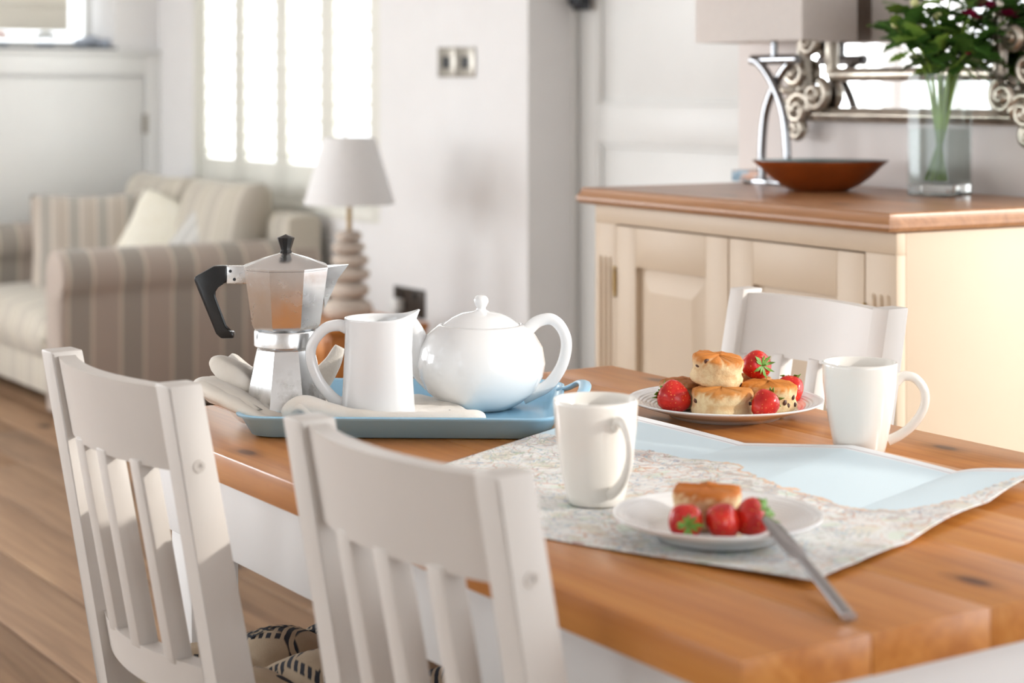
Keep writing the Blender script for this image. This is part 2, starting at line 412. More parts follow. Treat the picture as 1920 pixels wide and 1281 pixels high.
# window wall with the shuttered window
wx0, wx1, wz0, wz1 = WY(362, 300, YW).x, WY(712, 300, YW).x, .70, 2.25
xj = WY(990, 300, YW).x
struct(boxes('wall_window', [(XL - .3, wx0, YW, YW + .3, 0, ZC), (wx1, xj, YW, YW + .3, 0, ZC),
                             (wx0, wx1, YW, YW + .3, 0, wz0), (wx0, wx1, YW, YW + .3, wz1, ZC)], M['wall']))
win = sempty('window_1', (wx0, YW, wz0)); win['label'] = 'tall window with four cream plantation shutter panels'
fw = .05
boxes('window_frame', [(-.0, fw, .0, .06, 0, wz1 - wz0), (wx1 - wx0 - fw, wx1 - wx0, 0, .06, 0, wz1 - wz0),
                       (fw, wx1 - wx0 - fw, 0, .06, 0, .05), (fw, wx1 - wx0 - fw, 0, .06, wz1 - wz0 - .05, wz1 - wz0)], M['shutter'], win, .003)
pw = (wx1 - wx0 - 2 * fw) / 4
lv = None
for i in range(4):
    p0 = fw + i * pw
    st = .058
    sp = boxes('shutter_panel', [(p0 + .002, p0 + st, .015, .045, .05, 1.5), (p0 + pw - st, p0 + pw - .002, .015, .045, .05, 1.5),
                                 (p0 + st, p0 + pw - st, .015, .045, .05, .20), (p0 + st, p0 + pw - st, .015, .045, 1.42, 1.5)], M['shutter'], win, .002)
    nl = 17
    for j in range(nl):
        zz = .235 + j * .0705
        if lv is None:
            pr = [(-.034, 0), (-.02, .0045), (.02, .0045), (.034, 0), (.02, -.0045), (-.02, -.0045)]
            lv = prism('louvre', [(a, b) for a, b in pr], 'x', -(pw - 2 * st) / 2, (pw - 2 * st) / 2, M['shutter'], sp)
            q = lv
        else:
            q = lv.copy(); COL.objects.link(q); q.parent = sp
        q.location = (p0 + pw / 2, .03, zz); q.rotation_euler = (radians(-12), 0, 0)
    box('tilt_rod', p0 + pw * .5 - .006, p0 + pw * .5 + .006, -.014, -.004, .21, 1.40, M['shutter'], sp, .002)
box('pane', fw, wx1 - wx0 - fw, .2, .205, .05, wz1 - wz0 - .05, M['pane'], win, 0)
# short return behind the pillar, then the panelled door wall
struct(boxes('wall_return', [(xj - .3, xj, YW + .3, YD + .3, 0, ZC)], M['pinkwall']))
dx0 = WY(1085, 300, YD).x
dx1 = dx0 + .95
struct(boxes('wall_door', [(xj - .001, dx0 - .0, YD, YD + .25, 0, ZC), (dx1, -3.3, YD, YD + .25, 0, ZC), (dx0, dx1, YD, YD + .25, 2.05, ZC)], M['wall']))
struct(boxes('trim_1', [(dx0 - .085, dx0, YD - .025, YD, 0, 2.13), (dx1, dx1 + .085, YD - .025, YD, 0, 2.13), (dx0, dx1, YD - .025, YD, 2.05, 2.13)], M['joinery'], None, .006), 'white architrave round the panelled door')
door = sempty('door_1', (dx0, YD, 0)); door['label'] = 'white panelled interior door beside the sideboard'
dw = .95; zs = [(0, .12), (1.03, 1.155), (1.93, 2.045)]
boxes('door_frame', [(.004, .105, .0, .04, .005, 2.045), (dw - .105, dw - .004, 0, .04, .005, 2.045)] + [(.105, dw - .105, 0, .04, a, b) for a, b in zs], M['joinery'], door, .003)
for (a, b) in ((.12, 1.03), (1.155, 1.93)):
    box('door_panel', .10, dw - .10, .016, .03, a - .01, b + .01, M['joinery'], door, .002)
    boxes('panel_moulding', [(.105, .12, .004, .016, a, b), (dw - .12, dw - .105, .004, .016, a, b), (.12, dw - .12, .004, .016, a, a + .015), (.12, dw - .12, .004, .016, b - .015, b)], M['joinery'], door, .004)
# mirror wall, ending in the garden window to the right of the frame
xm0, xm1 = WY(1385, 300, YM).x, -2.28
GX0, GX1, GZ1 = xm1, .98, 2.28
struct(boxes('wall_mirror', [(xm0, xm1, YM, YD + .25, 0, ZC), (GX1, XR + .2, YM, YM + .3, 0, ZC), (xm1, GX1, YM, YM + .3, GZ1, ZC)], M['pinkwall']))
gw = sempty('window_2', (GX0, YM, 0))
ng = 4; gp = (GX1 - GX0) / ng
boxes('window_frame', [(i * gp - .03 if i else 0, i * gp + .03, .1, .16, 0, GZ1) for i in range(ng + 1)] + [(0, GX1 - GX0, .1, .16, 0, .1), (0, GX1 - GX0, .1, .16, GZ1 - .06, GZ1)], M['joinery'], gw)
for i in range(ng): box('pane', i * gp + .03, (i + 1) * gp - .03, .128, .132, .1, GZ1 - .06, M['pane'], gw, 0)
struct(boxes('wall_sun_blocker', [(-5.98, -5.75, YW + .3, 7.5, -.2, 3.2)], M['wall']), 'unseen added wall that keeps the sun out of the shuttered window')  # never in view, added to block sun stripes on the left wall
# left wall: deep sill niche above a boarded cupboard, and a big window further towards the camera
ny0, ny1, nz = 1.9, WX(215, 100, XL).y, WX(215, 89, XL).z
L2 = (-2.15, .05, .75, 2.2)
struct(boxes('wall_left', [(XL - .35, XL, ny1, YW, 0, ZC), (XL - .35, XL, ny0, ny1, 0, nz - .02), (XL - .35, XL - .30, ny0, ny1, 2.2, ZC),
                           (XL - .3, XL, ny0, ny1, 2.2, ZC),
                           (XL - .35, XL, L2[1], ny0, 0, ZC), (XL - .35, XL, YR - .2, L2[0], 0, ZC),
                           (XL - .35, XL, L2[0], L2[1], 0, L2[2]), (XL - .35, XL, L2[0], L2[1], L2[3], ZC)], M['wall']))
w3 = sempty('window_3', (XL, L2[0], L2[2]))
yy = L2[1] - L2[0]; zz = L2[3] - L2[2]
boxes('window_frame', [(-.2, -.14, i * yy / 3 - (.03 if i else 0), i * yy / 3 + (.03 if i < 3 else 0), 0, zz) for i in range(4)] + [(-.2, -.14, 0, yy, 0, .06), (-.2, -.14, 0, yy, zz - .06, zz), (-.2, -.14, 0, yy, zz * .55, zz * .55 + .03)], M['joinery'], w3)
box('pane', -.172, -.168, .03, yy - .03, .06, zz - .06, M['pane'], w3, 0)
struct(boxes('trim_2', [(XL - .3, XL + .035, ny0, ny1 + .0, nz - .02, nz)], M['slate'], None, .003), 'dark slate sill in the niche of the far left wall')
w6 = sempty('window_6', (XL - .34, ny0, nz))
boxes('window_frame', [(0, .03, 0, .03, 0, 2.2 - nz), (0, .03, ny1 - ny0 - .03, ny1 - ny0, 0, 2.2 - nz), (0, .03, 0, ny1 - ny0, 0, .03), (0, .03, 0, ny1 - ny0, 2.17 - nz, 2.2 - nz), (0, .03, (ny1 - ny0) / 2 - .015, (ny1 - ny0) / 2 + .015, 0, 2.2 - nz)], M['joinery'], w6)
box('pane', .013, .017, .03, ny1 - ny0 - .03, .03, 2.17 - nz, M['pane'], w6, 0)
M['blind'] = cloth_shade('cream_blind_cloth', (244, 238, 226))
bl = boxes('roman_blind', [(XL - .299, XL - .28, ny0, WX(168, 30, XL).y, WX(168, 55, XL).z, 2.19)] + [(XL - .282, XL - .274, ny0, WX(168, 30, XL).y, WX(168, 55, XL).z + .11 * i, WX(168, 55, XL).z + .11 * i + .012) for i in range(7)], M['blind'], None, .002)
tag(bl, 'cream folded blind at the back of the slate-silled niche', 'blind')
ct = WX(200, 142, XL).z; cy1 = WX(270, 200, XL).y
cup = sempty('door_2', (XL, 0, 0)); cup['label'] = 'low white boarded cupboard door behind the sofa'
boxes('door_frame', [(0, .03, cy1, cy1 + .075, 0, ct + .1), (0, .03, 1.7, cy1, ct, ct + .1), (0, .045, 1.65, cy1 + .085, ct + .1, ct + .12)], M['joinery'], cup, .005)
box('door_board', -.001, .015, 1.75, cy1 - .006, .05, ct - .008, M['joinery'], cup, .003)
hz = WX(268, 232, XL).z
box('hinge', .004, .032, cy1 - .012, cy1 + .008, hz - .045, hz + .045, M['nickel'], cup, .002)
# rear wall with a wide window and an added fill window, right wall
struct(boxes('wall_rear', [(XL - .3, -7.9, YR - .2, YR, 0, ZC), (-5.2, -4.8, YR - .2, YR, 0, ZC), (-7.9, -5.2, YR - .2, YR, 0, .7), (-7.9, -5.2, YR - .2, YR, 2.25, ZC), (-.4, XR + .2, YR - .2, YR, 0, ZC), (-4.8, -.4, YR - .2, YR, 0, .75), (-4.8, -.4, YR - .2, YR, 2.2, ZC)], M['wall']))
w7 = sempty('added_fill_window', (-7.9, YR, .7))  # unseen opening added to let the sofa side fill in
boxes('window_frame', [(i * .9 - (.03 if i else 0), i * .9 + (.03 if i < 3 else 0), -.16, -.1, 0, 1.55) for i in range(4)] + [(0, 2.7, -.16, -.1, 0, .06), (0, 2.7, -.16, -.1, 1.49, 1.55)], M['joinery'], w7)
box('pane', 0, 2.7, -.132, -.128, .06, 1.49, M['pane'], w7, 0)
w4 = sempty('window_4', (-4.8, YR, .75))
boxes('window_frame', [(i * 1.1 - .03, i * 1.1 + .03, -.16, -.1, 0, 1.45) for i in range(5)] + [(0, 4.4, -.16, -.1, 0, .06), (0, 4.4, -.16, -.1, 1.39, 1.45)], M['joinery'], w4)
box('pane', 0, 4.4, -.132, -.128, .06, 1.39, M['pane'], w4, 0)
struct(boxes('wall_right', [(XR, XR + .2, YR - .2, .15, 0, ZC), (XR, XR + .2, 2.45, YM + .3, 0, ZC), (XR, XR + .2, .15, 2.45, 0, .7), (XR, XR + .2, .15, 2.45, 2.3, ZC)], M['wall']))
w5 = sempty('window_5', (XR, .15, .7))
boxes('window_frame', [(.1, .16, i * .766 - (.025 if i else 0), i * .766 + (.025 if i < 3 else 0), 0, 1.6) for i in range(4)] + [(.1, .16, 0, 2.3, 0, .06), (.1, .16, 0, 2.3, 1.54, 1.6)], M['joinery'], w5)
box('pane', .128, .132, 0, 2.3, .06, 1.54, M['pane'], w5, 0)
struct(boxes('baseboard_window', [(XL, xj, YW - .018, YW, 0, .14)], M['joinery'], None, .004))
struct(boxes('baseboard_mirror', [(xm0, xm1, YM - .018, YM, 0, .14)], M['joinery'], None, .004))

# ------------------------------------------------------------------ wall fittings
a, b = WY(824, 145, YW), WY(857, 88, YW); c_, d_ = WY(860, 145, YW), WY(892, 88, YW)
for (p, q, lab) in ((a, b, 'square brushed nickel light switch nearer the shuttered window'), (c_, d_, 'square brushed nickel light switch nearer the wall corner')):
    t = thing('light_switch', lab, 'light switch', ((p.x + q.x) / 2, YW, (p.z + q.z) / 2), 0, 'switch plates on the window wall')
    hw, hh = (q.x - p.x) / 2, (q.z - p.z) / 2
    box('plate', -hw, hw, -.008, -.0005, -hh, hh, M['nickel'], t, .002)
    box('rocker', -hw * .42, hw * .42, -.013, -.0085, -hh * .42, hh * .38, M['black'], t, .002)
p, q = WY(742, 588, YW), WY(798, 545, YW)
t = thing('wall_socket', 'dark bronze double wall socket low beside the pebble lamp', 'socket', ((p.x + q.x) / 2, YW, (p.z + q.z) / 2))
hw, hh = (q.x - p.x) / 2, (q.z - p.z) / 2
box('plate', -hw, hw, -.009, -.0005, -hh, hh, M['socket'], t, .002)
for sx in (-.5, .5): box('switch_rocker', sx * hw - .012, sx * hw + .012, -.014, -.0095, hh * .3, hh * .75, M['black'], t, .001)
t = thing('power_plug', 'white plug pushed into the low bronze socket', 'plug', ((p.x + q.x) / 2 - hw * .5, YW - .0095, (p.z + q.z) / 2 - hh * .25))
box('plug_body', -.026, .026, -.036, 0, -.024, .022, M['white'], t, .006)
tube('cable', [(0, -.02, -.022), (0, -.025, -.1), (-.1, -.03, -.25), (-.2, -.03, -.36)], .004, M['white'], t, 8)
p = WY(1090, -6, YD - .03)
t = thing('door_closer', 'small dark grey metal catch high on the white door frame', 'door catch', (p.x, YD - .026, p.z))
box('catch_plate', -.045, .045, -.01, 0, -.045, .09, M['darkgrey'], t, .003)
box('catch_body', -.034, .034, -.035, -.0102, -.03, .08, M['darkgrey'], t, .006)

# ------------------------------------------------------------------ dining table
TZ = .76
TX0, TX1, TY0, TY1 = -2.464, -1.1365, .952, 1.791
tb = thing('dining_table', 'farmhouse dining table with honey pine top and white painted base', 'table', (TX0, TY0, 0))
TL, TWD = TX1 - TX0, TY1 - TY0
nb = 6; bw = TWD / nb
for i in range(nb):
    box('tabletop_board', 0, TL, i * bw + .0002, (i + 1) * bw - .0002, TZ - .036, TZ, M['tablewood'], tb, .0022 if i in (0, nb - 1) else .0008)
ins = .03
for nm, bxs in (('apron', (ins, TL - ins, ins, ins + .022, TZ - .142, TZ - .036)), ('apron', (ins, TL - ins, TWD - ins - .022, TWD - ins, TZ - .142, TZ - .036)),
                ('apron', (ins, ins + .022, ins + .022, TWD - ins - .022, TZ - .142, TZ - .036)), ('apron', (TL - ins - .022, TL - ins, ins + .022, TWD - ins - .022, TZ - .142, TZ - .036))):
    box(nm, *bxs, M['tablewhite'], tb, .002)
for sx in (0, 1):
    for sy in (0, 1):
        x0 = ins + .024 if sx == 0 else TL - ins - .094; y0 = ins + .024 if sy == 0 else TWD - ins - .094
        box('leg', x0, x0 + .07, y0, y0 + .07, 0, TZ - .037, M['tablewhite'], tb, .004)

# ------------------------------------------------------------------ chairs
CW, CH = .358, .89
def yc(z): return -.03 * (.44 - z) / .44 if z <= .44 else -.085 * (z - .44) / .45
def make_chair():
    r = thing('dining_chair', 'x', 'chair')
    hw = CW / 2
    for s in (-1, 1):
        zs_ = [0, .44, CH]
        hd = lambda z: .017 if z < .1 else (.0235 if z < .5 else .0205)
        poly = [(yc(z) - hd(z), z) for z in zs_] + [(yc(z) + hd(z), z) for z in reversed(zs_)]
        x0 = s * hw - (.034 if s > 0 else 0)
        po = prism('back_post', poly, 'x', x0, x0 + .034, M['chair'], r, .003)
        zz = .80
        lathe('screw_plug', [(0.0001, 0), (.0025, 0), (.003, .0012), (.007, .0012), (.0075, 0)], M['chair'], po, 16, (s * hw + (.0001 if s > 0 else -.0001), yc(zz), zz), (0, s * pi / 2, 0))
    def crail(name, z0, z1, th, bulge, y_off=0.0):
        n = 14; V, F = [], []
        for i in range(n + 1):
            x = -hw + .030 + (CW - .060) * i / n; u = 2 * i / n - 1
            for (z, e) in ((z0, 0), (z1, 0)):
                yb = yc(z) + y_off - bulge * (1 - u * u)
                V += [(x, yb - th / 2, z), (x, yb + th / 2, z)]
        for i in range(n):
            a = i * 4; b = a + 4
            F += [(a, b, b + 2, a + 2), (a + 1, a + 3, b + 3, b + 1), (a, a + 1, b + 1, b), (a + 2, b + 2, b + 3, a + 3)]
        F += [(0, 2, 3, 1), (n * 4, n * 4 + 1, n * 4 + 3, n * 4 + 2)]
        bm = bmesh.new(); vs = [bm.verts.new(v) for v in V]
        for f in F: bm.faces.new([vs[i] for i in f])
        ed = [e for e in bm.edges if len(e.link_faces) == 2 and e.calc_face_angle(0) > .6]
        bmesh.ops.bevel(bm, geom=ed, offset=.003, segments=2, profile=.5, affect='EDGES')
        return mkbm(name, bm, M['chair'], r)
    crail('top_rail', .79, CH - .006, .022, .026)
    crail('lower_rail', .52, .565, .024, .026)
    for i in range(3):
        u = (-.5, 0, .5)[i]; x = u * .152
        y0, y1 = yc(.56) - .026 * (1 - u * u), yc(.795) - .026 * (1 - u * u)
        V = []
        for (z, yv) in ((.56, y0), (.795, y1)):
            V += [(x - .0125, yv - .0125, z), (x + .0125, yv - .0125, z), (x + .0125, yv + .0125, z), (x - .0125, yv + .0125, z)]
        bm = bmesh.new(); vs = [bm.verts.new(v) for v in V]
        for f in ((0, 1, 2, 3), (4, 5, 6, 7), (0, 1, 5, 4), (1, 2, 6, 5), (2, 3, 7, 6), (3, 0, 4, 7)): bm.faces.new([vs[i] for i in f])
        bmesh.ops.bevel(bm, geom=bm.edges[:], offset=.002, segments=2, profile=.5, affect='EDGES')
        mkbm('slat', bm, M['chair'], r)
    prism('seat', [(-hw + .036, -.02), (hw - .036, -.02), (hw - .036, .03), (hw + .005, .034), (hw + .032, .37), (-hw - .032, .37), (-hw - .005, .034), (-hw + .036, .03)], 'z', .42, .442, M['chair'], r, .004)
    for s in (-1, 1):
        x0 = s * (hw + .004) - .018
        box('front_leg', x0, x0 + .036, .31, .346, 0, .42, M['chair'], r, .003)
        box('side_stretcher', s * (hw - .014) - .01, s * (hw - .014) + .01, .006, .31, .2, .23, M['chair'], r, .002)
        box('seat_apron', s * (hw - .014) - .01, s * (hw - .014) + .01, .028, .31, .37, .42, M['chair'], r, .002)
    box('front_apron', -hw + .024, hw - .024, .318, .338, .37, .42, M['chair'], r, .002)
    return r
CG = 'white slat-back dining chairs'
ch1 = make_chair()
chairs = [((-2.07, .88), 2.8, 'white slat-back dining chair with sunlit slats, left of the two in front'),
          ((-1.486, .923), 3.2, 'white slat-back dining chair nearest the camera, before the map'),
          ((-2.155, 1.866), 180, 'white slat-back dining chair behind the plate of scones'),
          ((-1.5, 1.866), 180, 'white dining chair cut off by the right edge of the picture')]
for i, (p, a, lab) in enumerate(chairs):
    o = ch1 if i == 0 else copy_tree(ch1)
    o.location = (p[0], p[1], 0); o.rotation_euler = (0, 0, radians(a)); tag(o, lab, 'chair', CG)

# tufted seat cushions with navy print
def cushmat():
    t = NT('printed_linen'); co = t.coord()
    col = t.ramp(t.noise(co, 16, 4), [(.3, lin((176, 156, 130))), (.7, lin((198, 180, 154)))])
    wv = t.n('ShaderNodeTexWave', wave_type='BANDS', bands_direction='DIAGONAL'); wv.inputs['Scale'].default_value = 38; wv.inputs['Distortion'].default_value = 1.5; t.l(co, wv.inputs['Vector'])
    v = t.n('ShaderNodeTexVoronoi', feature='DISTANCE_TO_EDGE'); v.inputs['Scale'].default_value = 8.5; t.l(co, v.inputs['Vector'])
    rope = t.math('MULTIPLY', t.ramp(v.outputs['Distance'], [(.05, (1, 1, 1)), (.07, (0, 0, 0))]), t.ramp(wv.outputs[1], [(.35, (0, 0, 0)), (.45, (1, 1, 1))]))
    blob = t.ramp(t.noise(co, 17, 1, .3), [(.635, (0, 0, 0)), (.65, (1, 1, 1))])
    ink = t.math('MAXIMUM', rope, blob)
    col = t.mix(ink, col, lin((34, 38, 50))); t.bump(t.noise(co, 500, 2), .3, .001)
    return t.set(col, .9)
M['print'] = cushmat()
def puffh(u, v):
    return .028 * abs(sin(pi * 1.5 * (u + 1))) ** .5 * abs(sin(pi * 1.5 * (v + 1))) ** .5
def topz(u, v): 
    e = max(0, (1 - abs(u) ** 6)) ** .5 * max(0, (1 - abs(v) ** 6)) ** .5
    return e * (.026 + puffh(u, v))
def make_cushion(loc, rz, lab):
    t = thing('seat_cushion', lab, 'cushion', loc, rz, 'printed seat cushions')
    n = 48; V, F = [], []
    sx, sy = .43, .365
    for sg in (1, -1):
        for i in range(n + 1):
            for j in range(n + 1):
                u, v = 2 * i / n - 1, 2 * j / n - 1
                z = topz(u, v) if sg > 0 else -.018 * max(0, (1 - abs(u) ** 6)) ** .5 * max(0, (1 - abs(v) ** 6)) ** .5
                V.append((u * sx / 2, v * sy / 2, z + .018))
    N = (n + 1) ** 2
    for s in (0, N):
        for i in range(n):
            for j in range(n):
                q = s + i * (n + 1) + j; F.append((q, q + 1, q + n + 2, q + n + 1))
    clean('cushion_body', V, F, M['print'], t, sharp=180)
    # printed word following the puffs
    cu = bpy.data.curves.new('t', 'FONT'); cu.body = 'HERITAGE'; cu.size = .046; cu.align_x = 'CENTER'; cu.resolution_u = 3
    to = bpy.data.objects.new('t', cu); COL.objects.link(to); bpy.context.view_layer.update()
    me = bpy.data.meshes.new_from_object(to.evaluated_get(bpy.context.evaluated_depsgraph_get())); bpy.data.objects.remove(to)
    bm = bmesh.new(); bm.from_mesh(me); bmesh.ops.triangulate(bm, faces=bm.faces)
    for _ in range(2): bmesh.ops.subdivide_edges(bm, edges=[e for e in bm.edges if e.calc_length() > .008], cuts=1)
    for vv in bm.verts:
        x, y = -.135 - vv.co.y, .03 + vv.co.x; vv.co = Vector((x, y, topz(x / (sx / 2), y / (sy / 2)) + .018 + .0012))
    me2 = bpy.data.meshes.new('printed_word'); bm.to_mesh(me2); bm.free(); fin('printed_word', me2, M['ink'], t, smooth=False)
make_cushion((-2.06, .885 + .185, .442), radians(2.8), 'tufted linen seat cushion with navy print, on the left front chair')
make_cushion((-1.49, .927 + .185, .442), radians(3.2), 'tufted linen seat cushion with navy print, on the nearest chair')

# ------------------------------------------------------------------ tray and what stands on it
def rrect(hx, hy, r, n=8):
    P = []
    for (cx, cy, a0) in ((hx - r, hy - r, 0), (-hx + r, hy - r, pi / 2), (-hx + r, -hy + r, pi), (hx - r, -hy + r, 1.5 * pi)):
        for i in range(n + 1):
            a = a0 + pi / 2 * i / n; P.append((cx + r * cos(a), cy + r * sin(a)))
    return P
def rings(name, rs, mat, parent, cap0=True, cap1=True, loc=(0, 0, 0), sharp=50, rot=(0, 0, 0)):
    n = len(rs[0][0]); V, F = [], []
    for P, z in rs: V += [(p[0], p[1], z) for p in P]
    for j in range(len(rs) - 1):
        for i in range(n): F.append((j * n + i, j * n + (i + 1) % n, (j + 1) * n + (i + 1) % n, (j + 1) * n + i))
    if cap0: F.append(tuple(range(n)))
    if cap1: F.append(tuple(range((len(rs) - 1) * n, len(rs) * n)))
    return mk(name, V, F, mat, parent, loc, rot, sharp)
tc = (W(432, 830, TZ) + W(1052, 818, TZ)) / 2 
ZR = CR + radians(-2.0)
away = Vector((-sin(ZR), cos(ZR), 0)); right = Vector((cos(ZR), sin(ZR), 0))
THX, THY = .205, .156
tcen = tc + away * (THY - .012); tcen.z = TZ
tray = thing('serving_tray', 'sky blue melamine tray with looped handles, carrying the coffee and tea things', 'tray', tcen, ZR)
rings('tray_body', [(rrect(THX - .018, THY - .018, .03), .0005), (rrect(THX - .012, THY - .012, .034), .002), (rrect(THX, THY, .04), .024), (rrect(THX + .006, THY + .006, .044), .027), (rrect(THX + .007, THY + .007, .045), .0295), (rrect(THX + .004, THY + .004, .043), .031),
                    (rrect(THX - .003, THY - .003, .04), .028), (rrect(THX - .015, THY - .015, .034), .0075), (rrect(THX - .022, THY - .022, .03), .0055)], M['tray'], tray)
for s in (-1, 1):
    tube('tray_handle', [(s * (THX + .002), -.085, .0285), (s * (THX + .012), -.075, .032), (s * (THX + .03), -.055, .043), (s * (THX + .036), 0, .047), (s * (THX + .03), .055, .043), (s * (THX + .012), .075, .032), (s * (THX + .002), .085, .0285)], .0085, M['tray'], tray, 12, (0, 0, 1), .45)
TF = TZ + .0058                                                    # tray floor
def tl(px, py, z):                                                 # pixel -> tray-local
    p = W(px, py, z) - tcen; return Vector((p.dot(right), p.dot(away), z - TZ))
# folded towel: cloth height field in tray-local coordinates with rolled edges
def bumpf(x, c, wd): return math.exp(-((x - c) / wd) ** 2)
def make_towel():
    t = thing('tea_towel', 'cream cotton towel rumpled under the moka pot and jug', 'towel', (tcen.x, tcen.y, TZ), ZR)
    n, m = 110, 60; V, F = [], []
    y0, y1 = -.135, .075
    def surf(u, v):
        x0 = -.272 + .03 * v; x1 = .095 - .03 * v + .012 * sin(5 * v)
        if v < .35: x1 = .105
        x = x0 + (x1 - x0) * u; y = y0 + (y1 - y0) * v + .012 * sin(7 * u + 1) - .02 * (u > .8) * (u - .8) * 2
        y += .03 * max(0, u - .25) * (1 - v) * 0 
        base = .0145
        left = max(0, (-.155 - x) / .11)
        ridge = .045 * left ** 1.2 * (.75 + .35 * sin(9 * v + .6)) + .03 * left * bumpf(v, .75, .25)
        fold = .028 * bumpf(x, -.118 + .05 * (v - .2), .018) * bumpf(v, .03, .16)          # peak at the front, left of the jug
        back = .062 * bumpf(x, -.055, .022) * bumpf(v, 1.0, .22)                              # peak behind the jug
        wr = .0035 * noise.noise(Vector((x * 18, y * 22, 2))) + .002 * noise.noise(Vector((x * 55, y * 55, 5)))
        e = min(u / .03, (1 - u) / .03, v / .05, (1 - v) / .05, 1)
        th = sqrt(max(0, 1 - (1 - e) ** 2))
        flat = 1
        for (mx, my, mr) in pads:
            flat = min(flat, max(0, (sqrt((x - mx) ** 2 + (y - my) ** 2) - mr) / .02))
        h = ridge + fold + back + wr
        return x, y, base, h * flat, th
    for k_ in range(2):
        for i in range(n + 1):
            for j in range(m + 1):
                x, y, b_, h, th = surf(i / n, j / m)
                mid = .006 + b_ / 2 + max(h, -.002)
                V.append((x, y, mid + (b_ / 2 * th if k_ == 0 else -b_ / 2 * th)))
    N = (n + 1) * (m + 1)
    for s in (0, N):
        for i in range(n):
            for j in range(m):
                q = s + i * (m + 1) + j; F.append((q, q + 1, q + m + 2, q + m + 1))
    def add(pts, rad, flat, up=(0, 0, 1), n_=14):
        P_ = cr(pts, 8); P_ = [q_ + Vector((0, 0, .0012 * noise.noise(q_ * 60))) for q_ in P_]
        v_, f_ = tube_vf(P_, rad, n_, up, flat, False, len(V)); V.extend(v_); F.extend(f_)
    rd = lambda R_: (lambda u: R_ * min(1, sqrt(max(.02, 1 - (2 * u - 1) ** 8))))
    lx = -.262
    # fold lying over the left rim of the tray, one flap above another
    W2, H2 = 26, 16
    for (pa, y_a, y_b) in (([(-.10, .018), (-.15, .028), (-.195, .052), (-.232, .083), (-.256, .096), (-.27, .092), (-.268, .078), (-.24, .060), (-.2, .034), (-.15, .014), (-.11, .012)], -.075, .055),
                           ([(-.09, .014), (-.15, .020), (-.21, .044), (-.25, .064), (-.275, .070), (-.286, .062), (-.272, .050), (-.22, .034), (-.16, .013), (-.10, .010)], -.118, .03)):
        C_ = cr([(a_, 0, b_) for a_, b_ in pa], 5); nC = len(C_); o_ = len(V); Q = 18
        for k_ in range(Q + 1):
            w_ = k_ / Q; yy_ = y_a + (y_b - y_a) * w_; rr_ = sqrt(max(.0, 1 - (2 * w_ - 1) ** 6))
            cx_ = sum(q_.x for q_ in C_) / nC
            for q_ in C_:
                lift = 1 - .35 * w_ * (q_.x < -.2)
                zz_ = .012 + (q_.z - .012) * (.55 + .45 * rr_) * lift + .002 * noise.noise(Vector((q_.x * 30, yy_ * 30, 1)))
                V.append(Vector((q_.x + (1 - rr_) * .03 * (q_.x < -.2) + .012 * sin(3 * w_), yy_ + .25 * (q_.x + .1) * (-.6), zz_)))
        for k_ in range(Q):
            for i_ in range(nC):
                F.append((o_ + k_ * nC + i_, o_ + k_ * nC + (i_ + 1) % nC, o_ + (k_ + 1) * nC + (i_ + 1) % nC, o_ + (k_ + 1) * nC + i_))
        F.append(tuple(o_ + i_ for i_ in range(nC))); F.append(tuple(o_ + Q * nC + i_ for i_ in range(nC)))
    # rolled front edge
    add([(-.150, -.128, .026), (-.128, -.126, .040), (-.105, -.128, .036), (-.07, -.132, .026), (-.02, -.136, .021), (.04, -.132, .021), (.085, -.122, .022), (.112, -.112, .022)], rd(.0135), .95)
    # upright corner behind the jug handle
    bc = tl(620, 745, TT)
    add([(bc.x - .05, bc.y + .02, .014), (bc.x - .03, bc.y + .02, .030), (bc.x - .005, bc.y + .022, .058), (bc.x + .010, bc.y + .024, .088)], lambda u: .026 * (1 - .72 * u), .45, (0, 1, 0))
    clean('towel_cloth', V, F, M['towel'], t, sharp=180)
    P = []
    for i in range(14):
        x, y, b_, h, th = surf(.90, i / 13 * .35); P.append(Vector((x, y, .006 + b_ / 2 + max(h, -.002) + b_ / 2 * th + .0004)))
    V2, F2 = tube_vf(P, .0008, 6); mk('hem_stitch', V2, F2, M['ink'], t)
TT = TZ + .0215                                                    # top of the towel
mo = tl(536, 764, TT); jg = tl(709, 775, TT); tp = tl(902, 765, TF)
pads = [(mo.x, mo.y, .062), (jg.x, jg.y, .054)]
make_towel()
def wl(v, z): return tcen + right * v.x + away * v.y + Vector((0, 0, z - TZ))

# moka pot
p = wl(mo, TT + .0004)
mk_ = thing('moka_pot', 'eight-sided aluminium moka pot with black handle and knob', 'coffee pot', p, CR)
mk_.scale = (1, 1, 1)
O8 = pi / 8 + .14
def oct_lathe(name, prof, mat=M['alu'], parent=mk_, sharp=25): return lathe(name, prof, mat, parent, 8, (0, 0, 0), (0, 0, 0), sharp, O8)
oct_lathe('boiler', [(.0565, 0), (.0585, .002), (.0580, .006), (.0425, .073), (.0405, .079), (.037, .0825)])
lathe('collar', [(.036, .0815), (.041, .0825), (.0425, .084), (.0425, .102), (.0415, .104), (.036, .105)], M['alu'], mk_, 48)
oct_lathe('upper_chamber', [(.040, .1045), (.046, .108), (.0490, .114), (.0585, .180), (.0592, .186), (.0575, .1865), (.047, .118), (.02, .112)])
oct_lathe('lid', [(.0600, .1865), (.0603, .189), (.058, .1905), (.03, .2005), (.012, .2055), (.010, .2065), (0.0001, .2065)], sharp=15)
lathe('lid_knob', [(.0075, .2065), (.0082, .208), (.0068, .211), (.0115, .226), (.0115, .2275), (.0001, .232)], M['black'], mk_, 10, sharp=25)
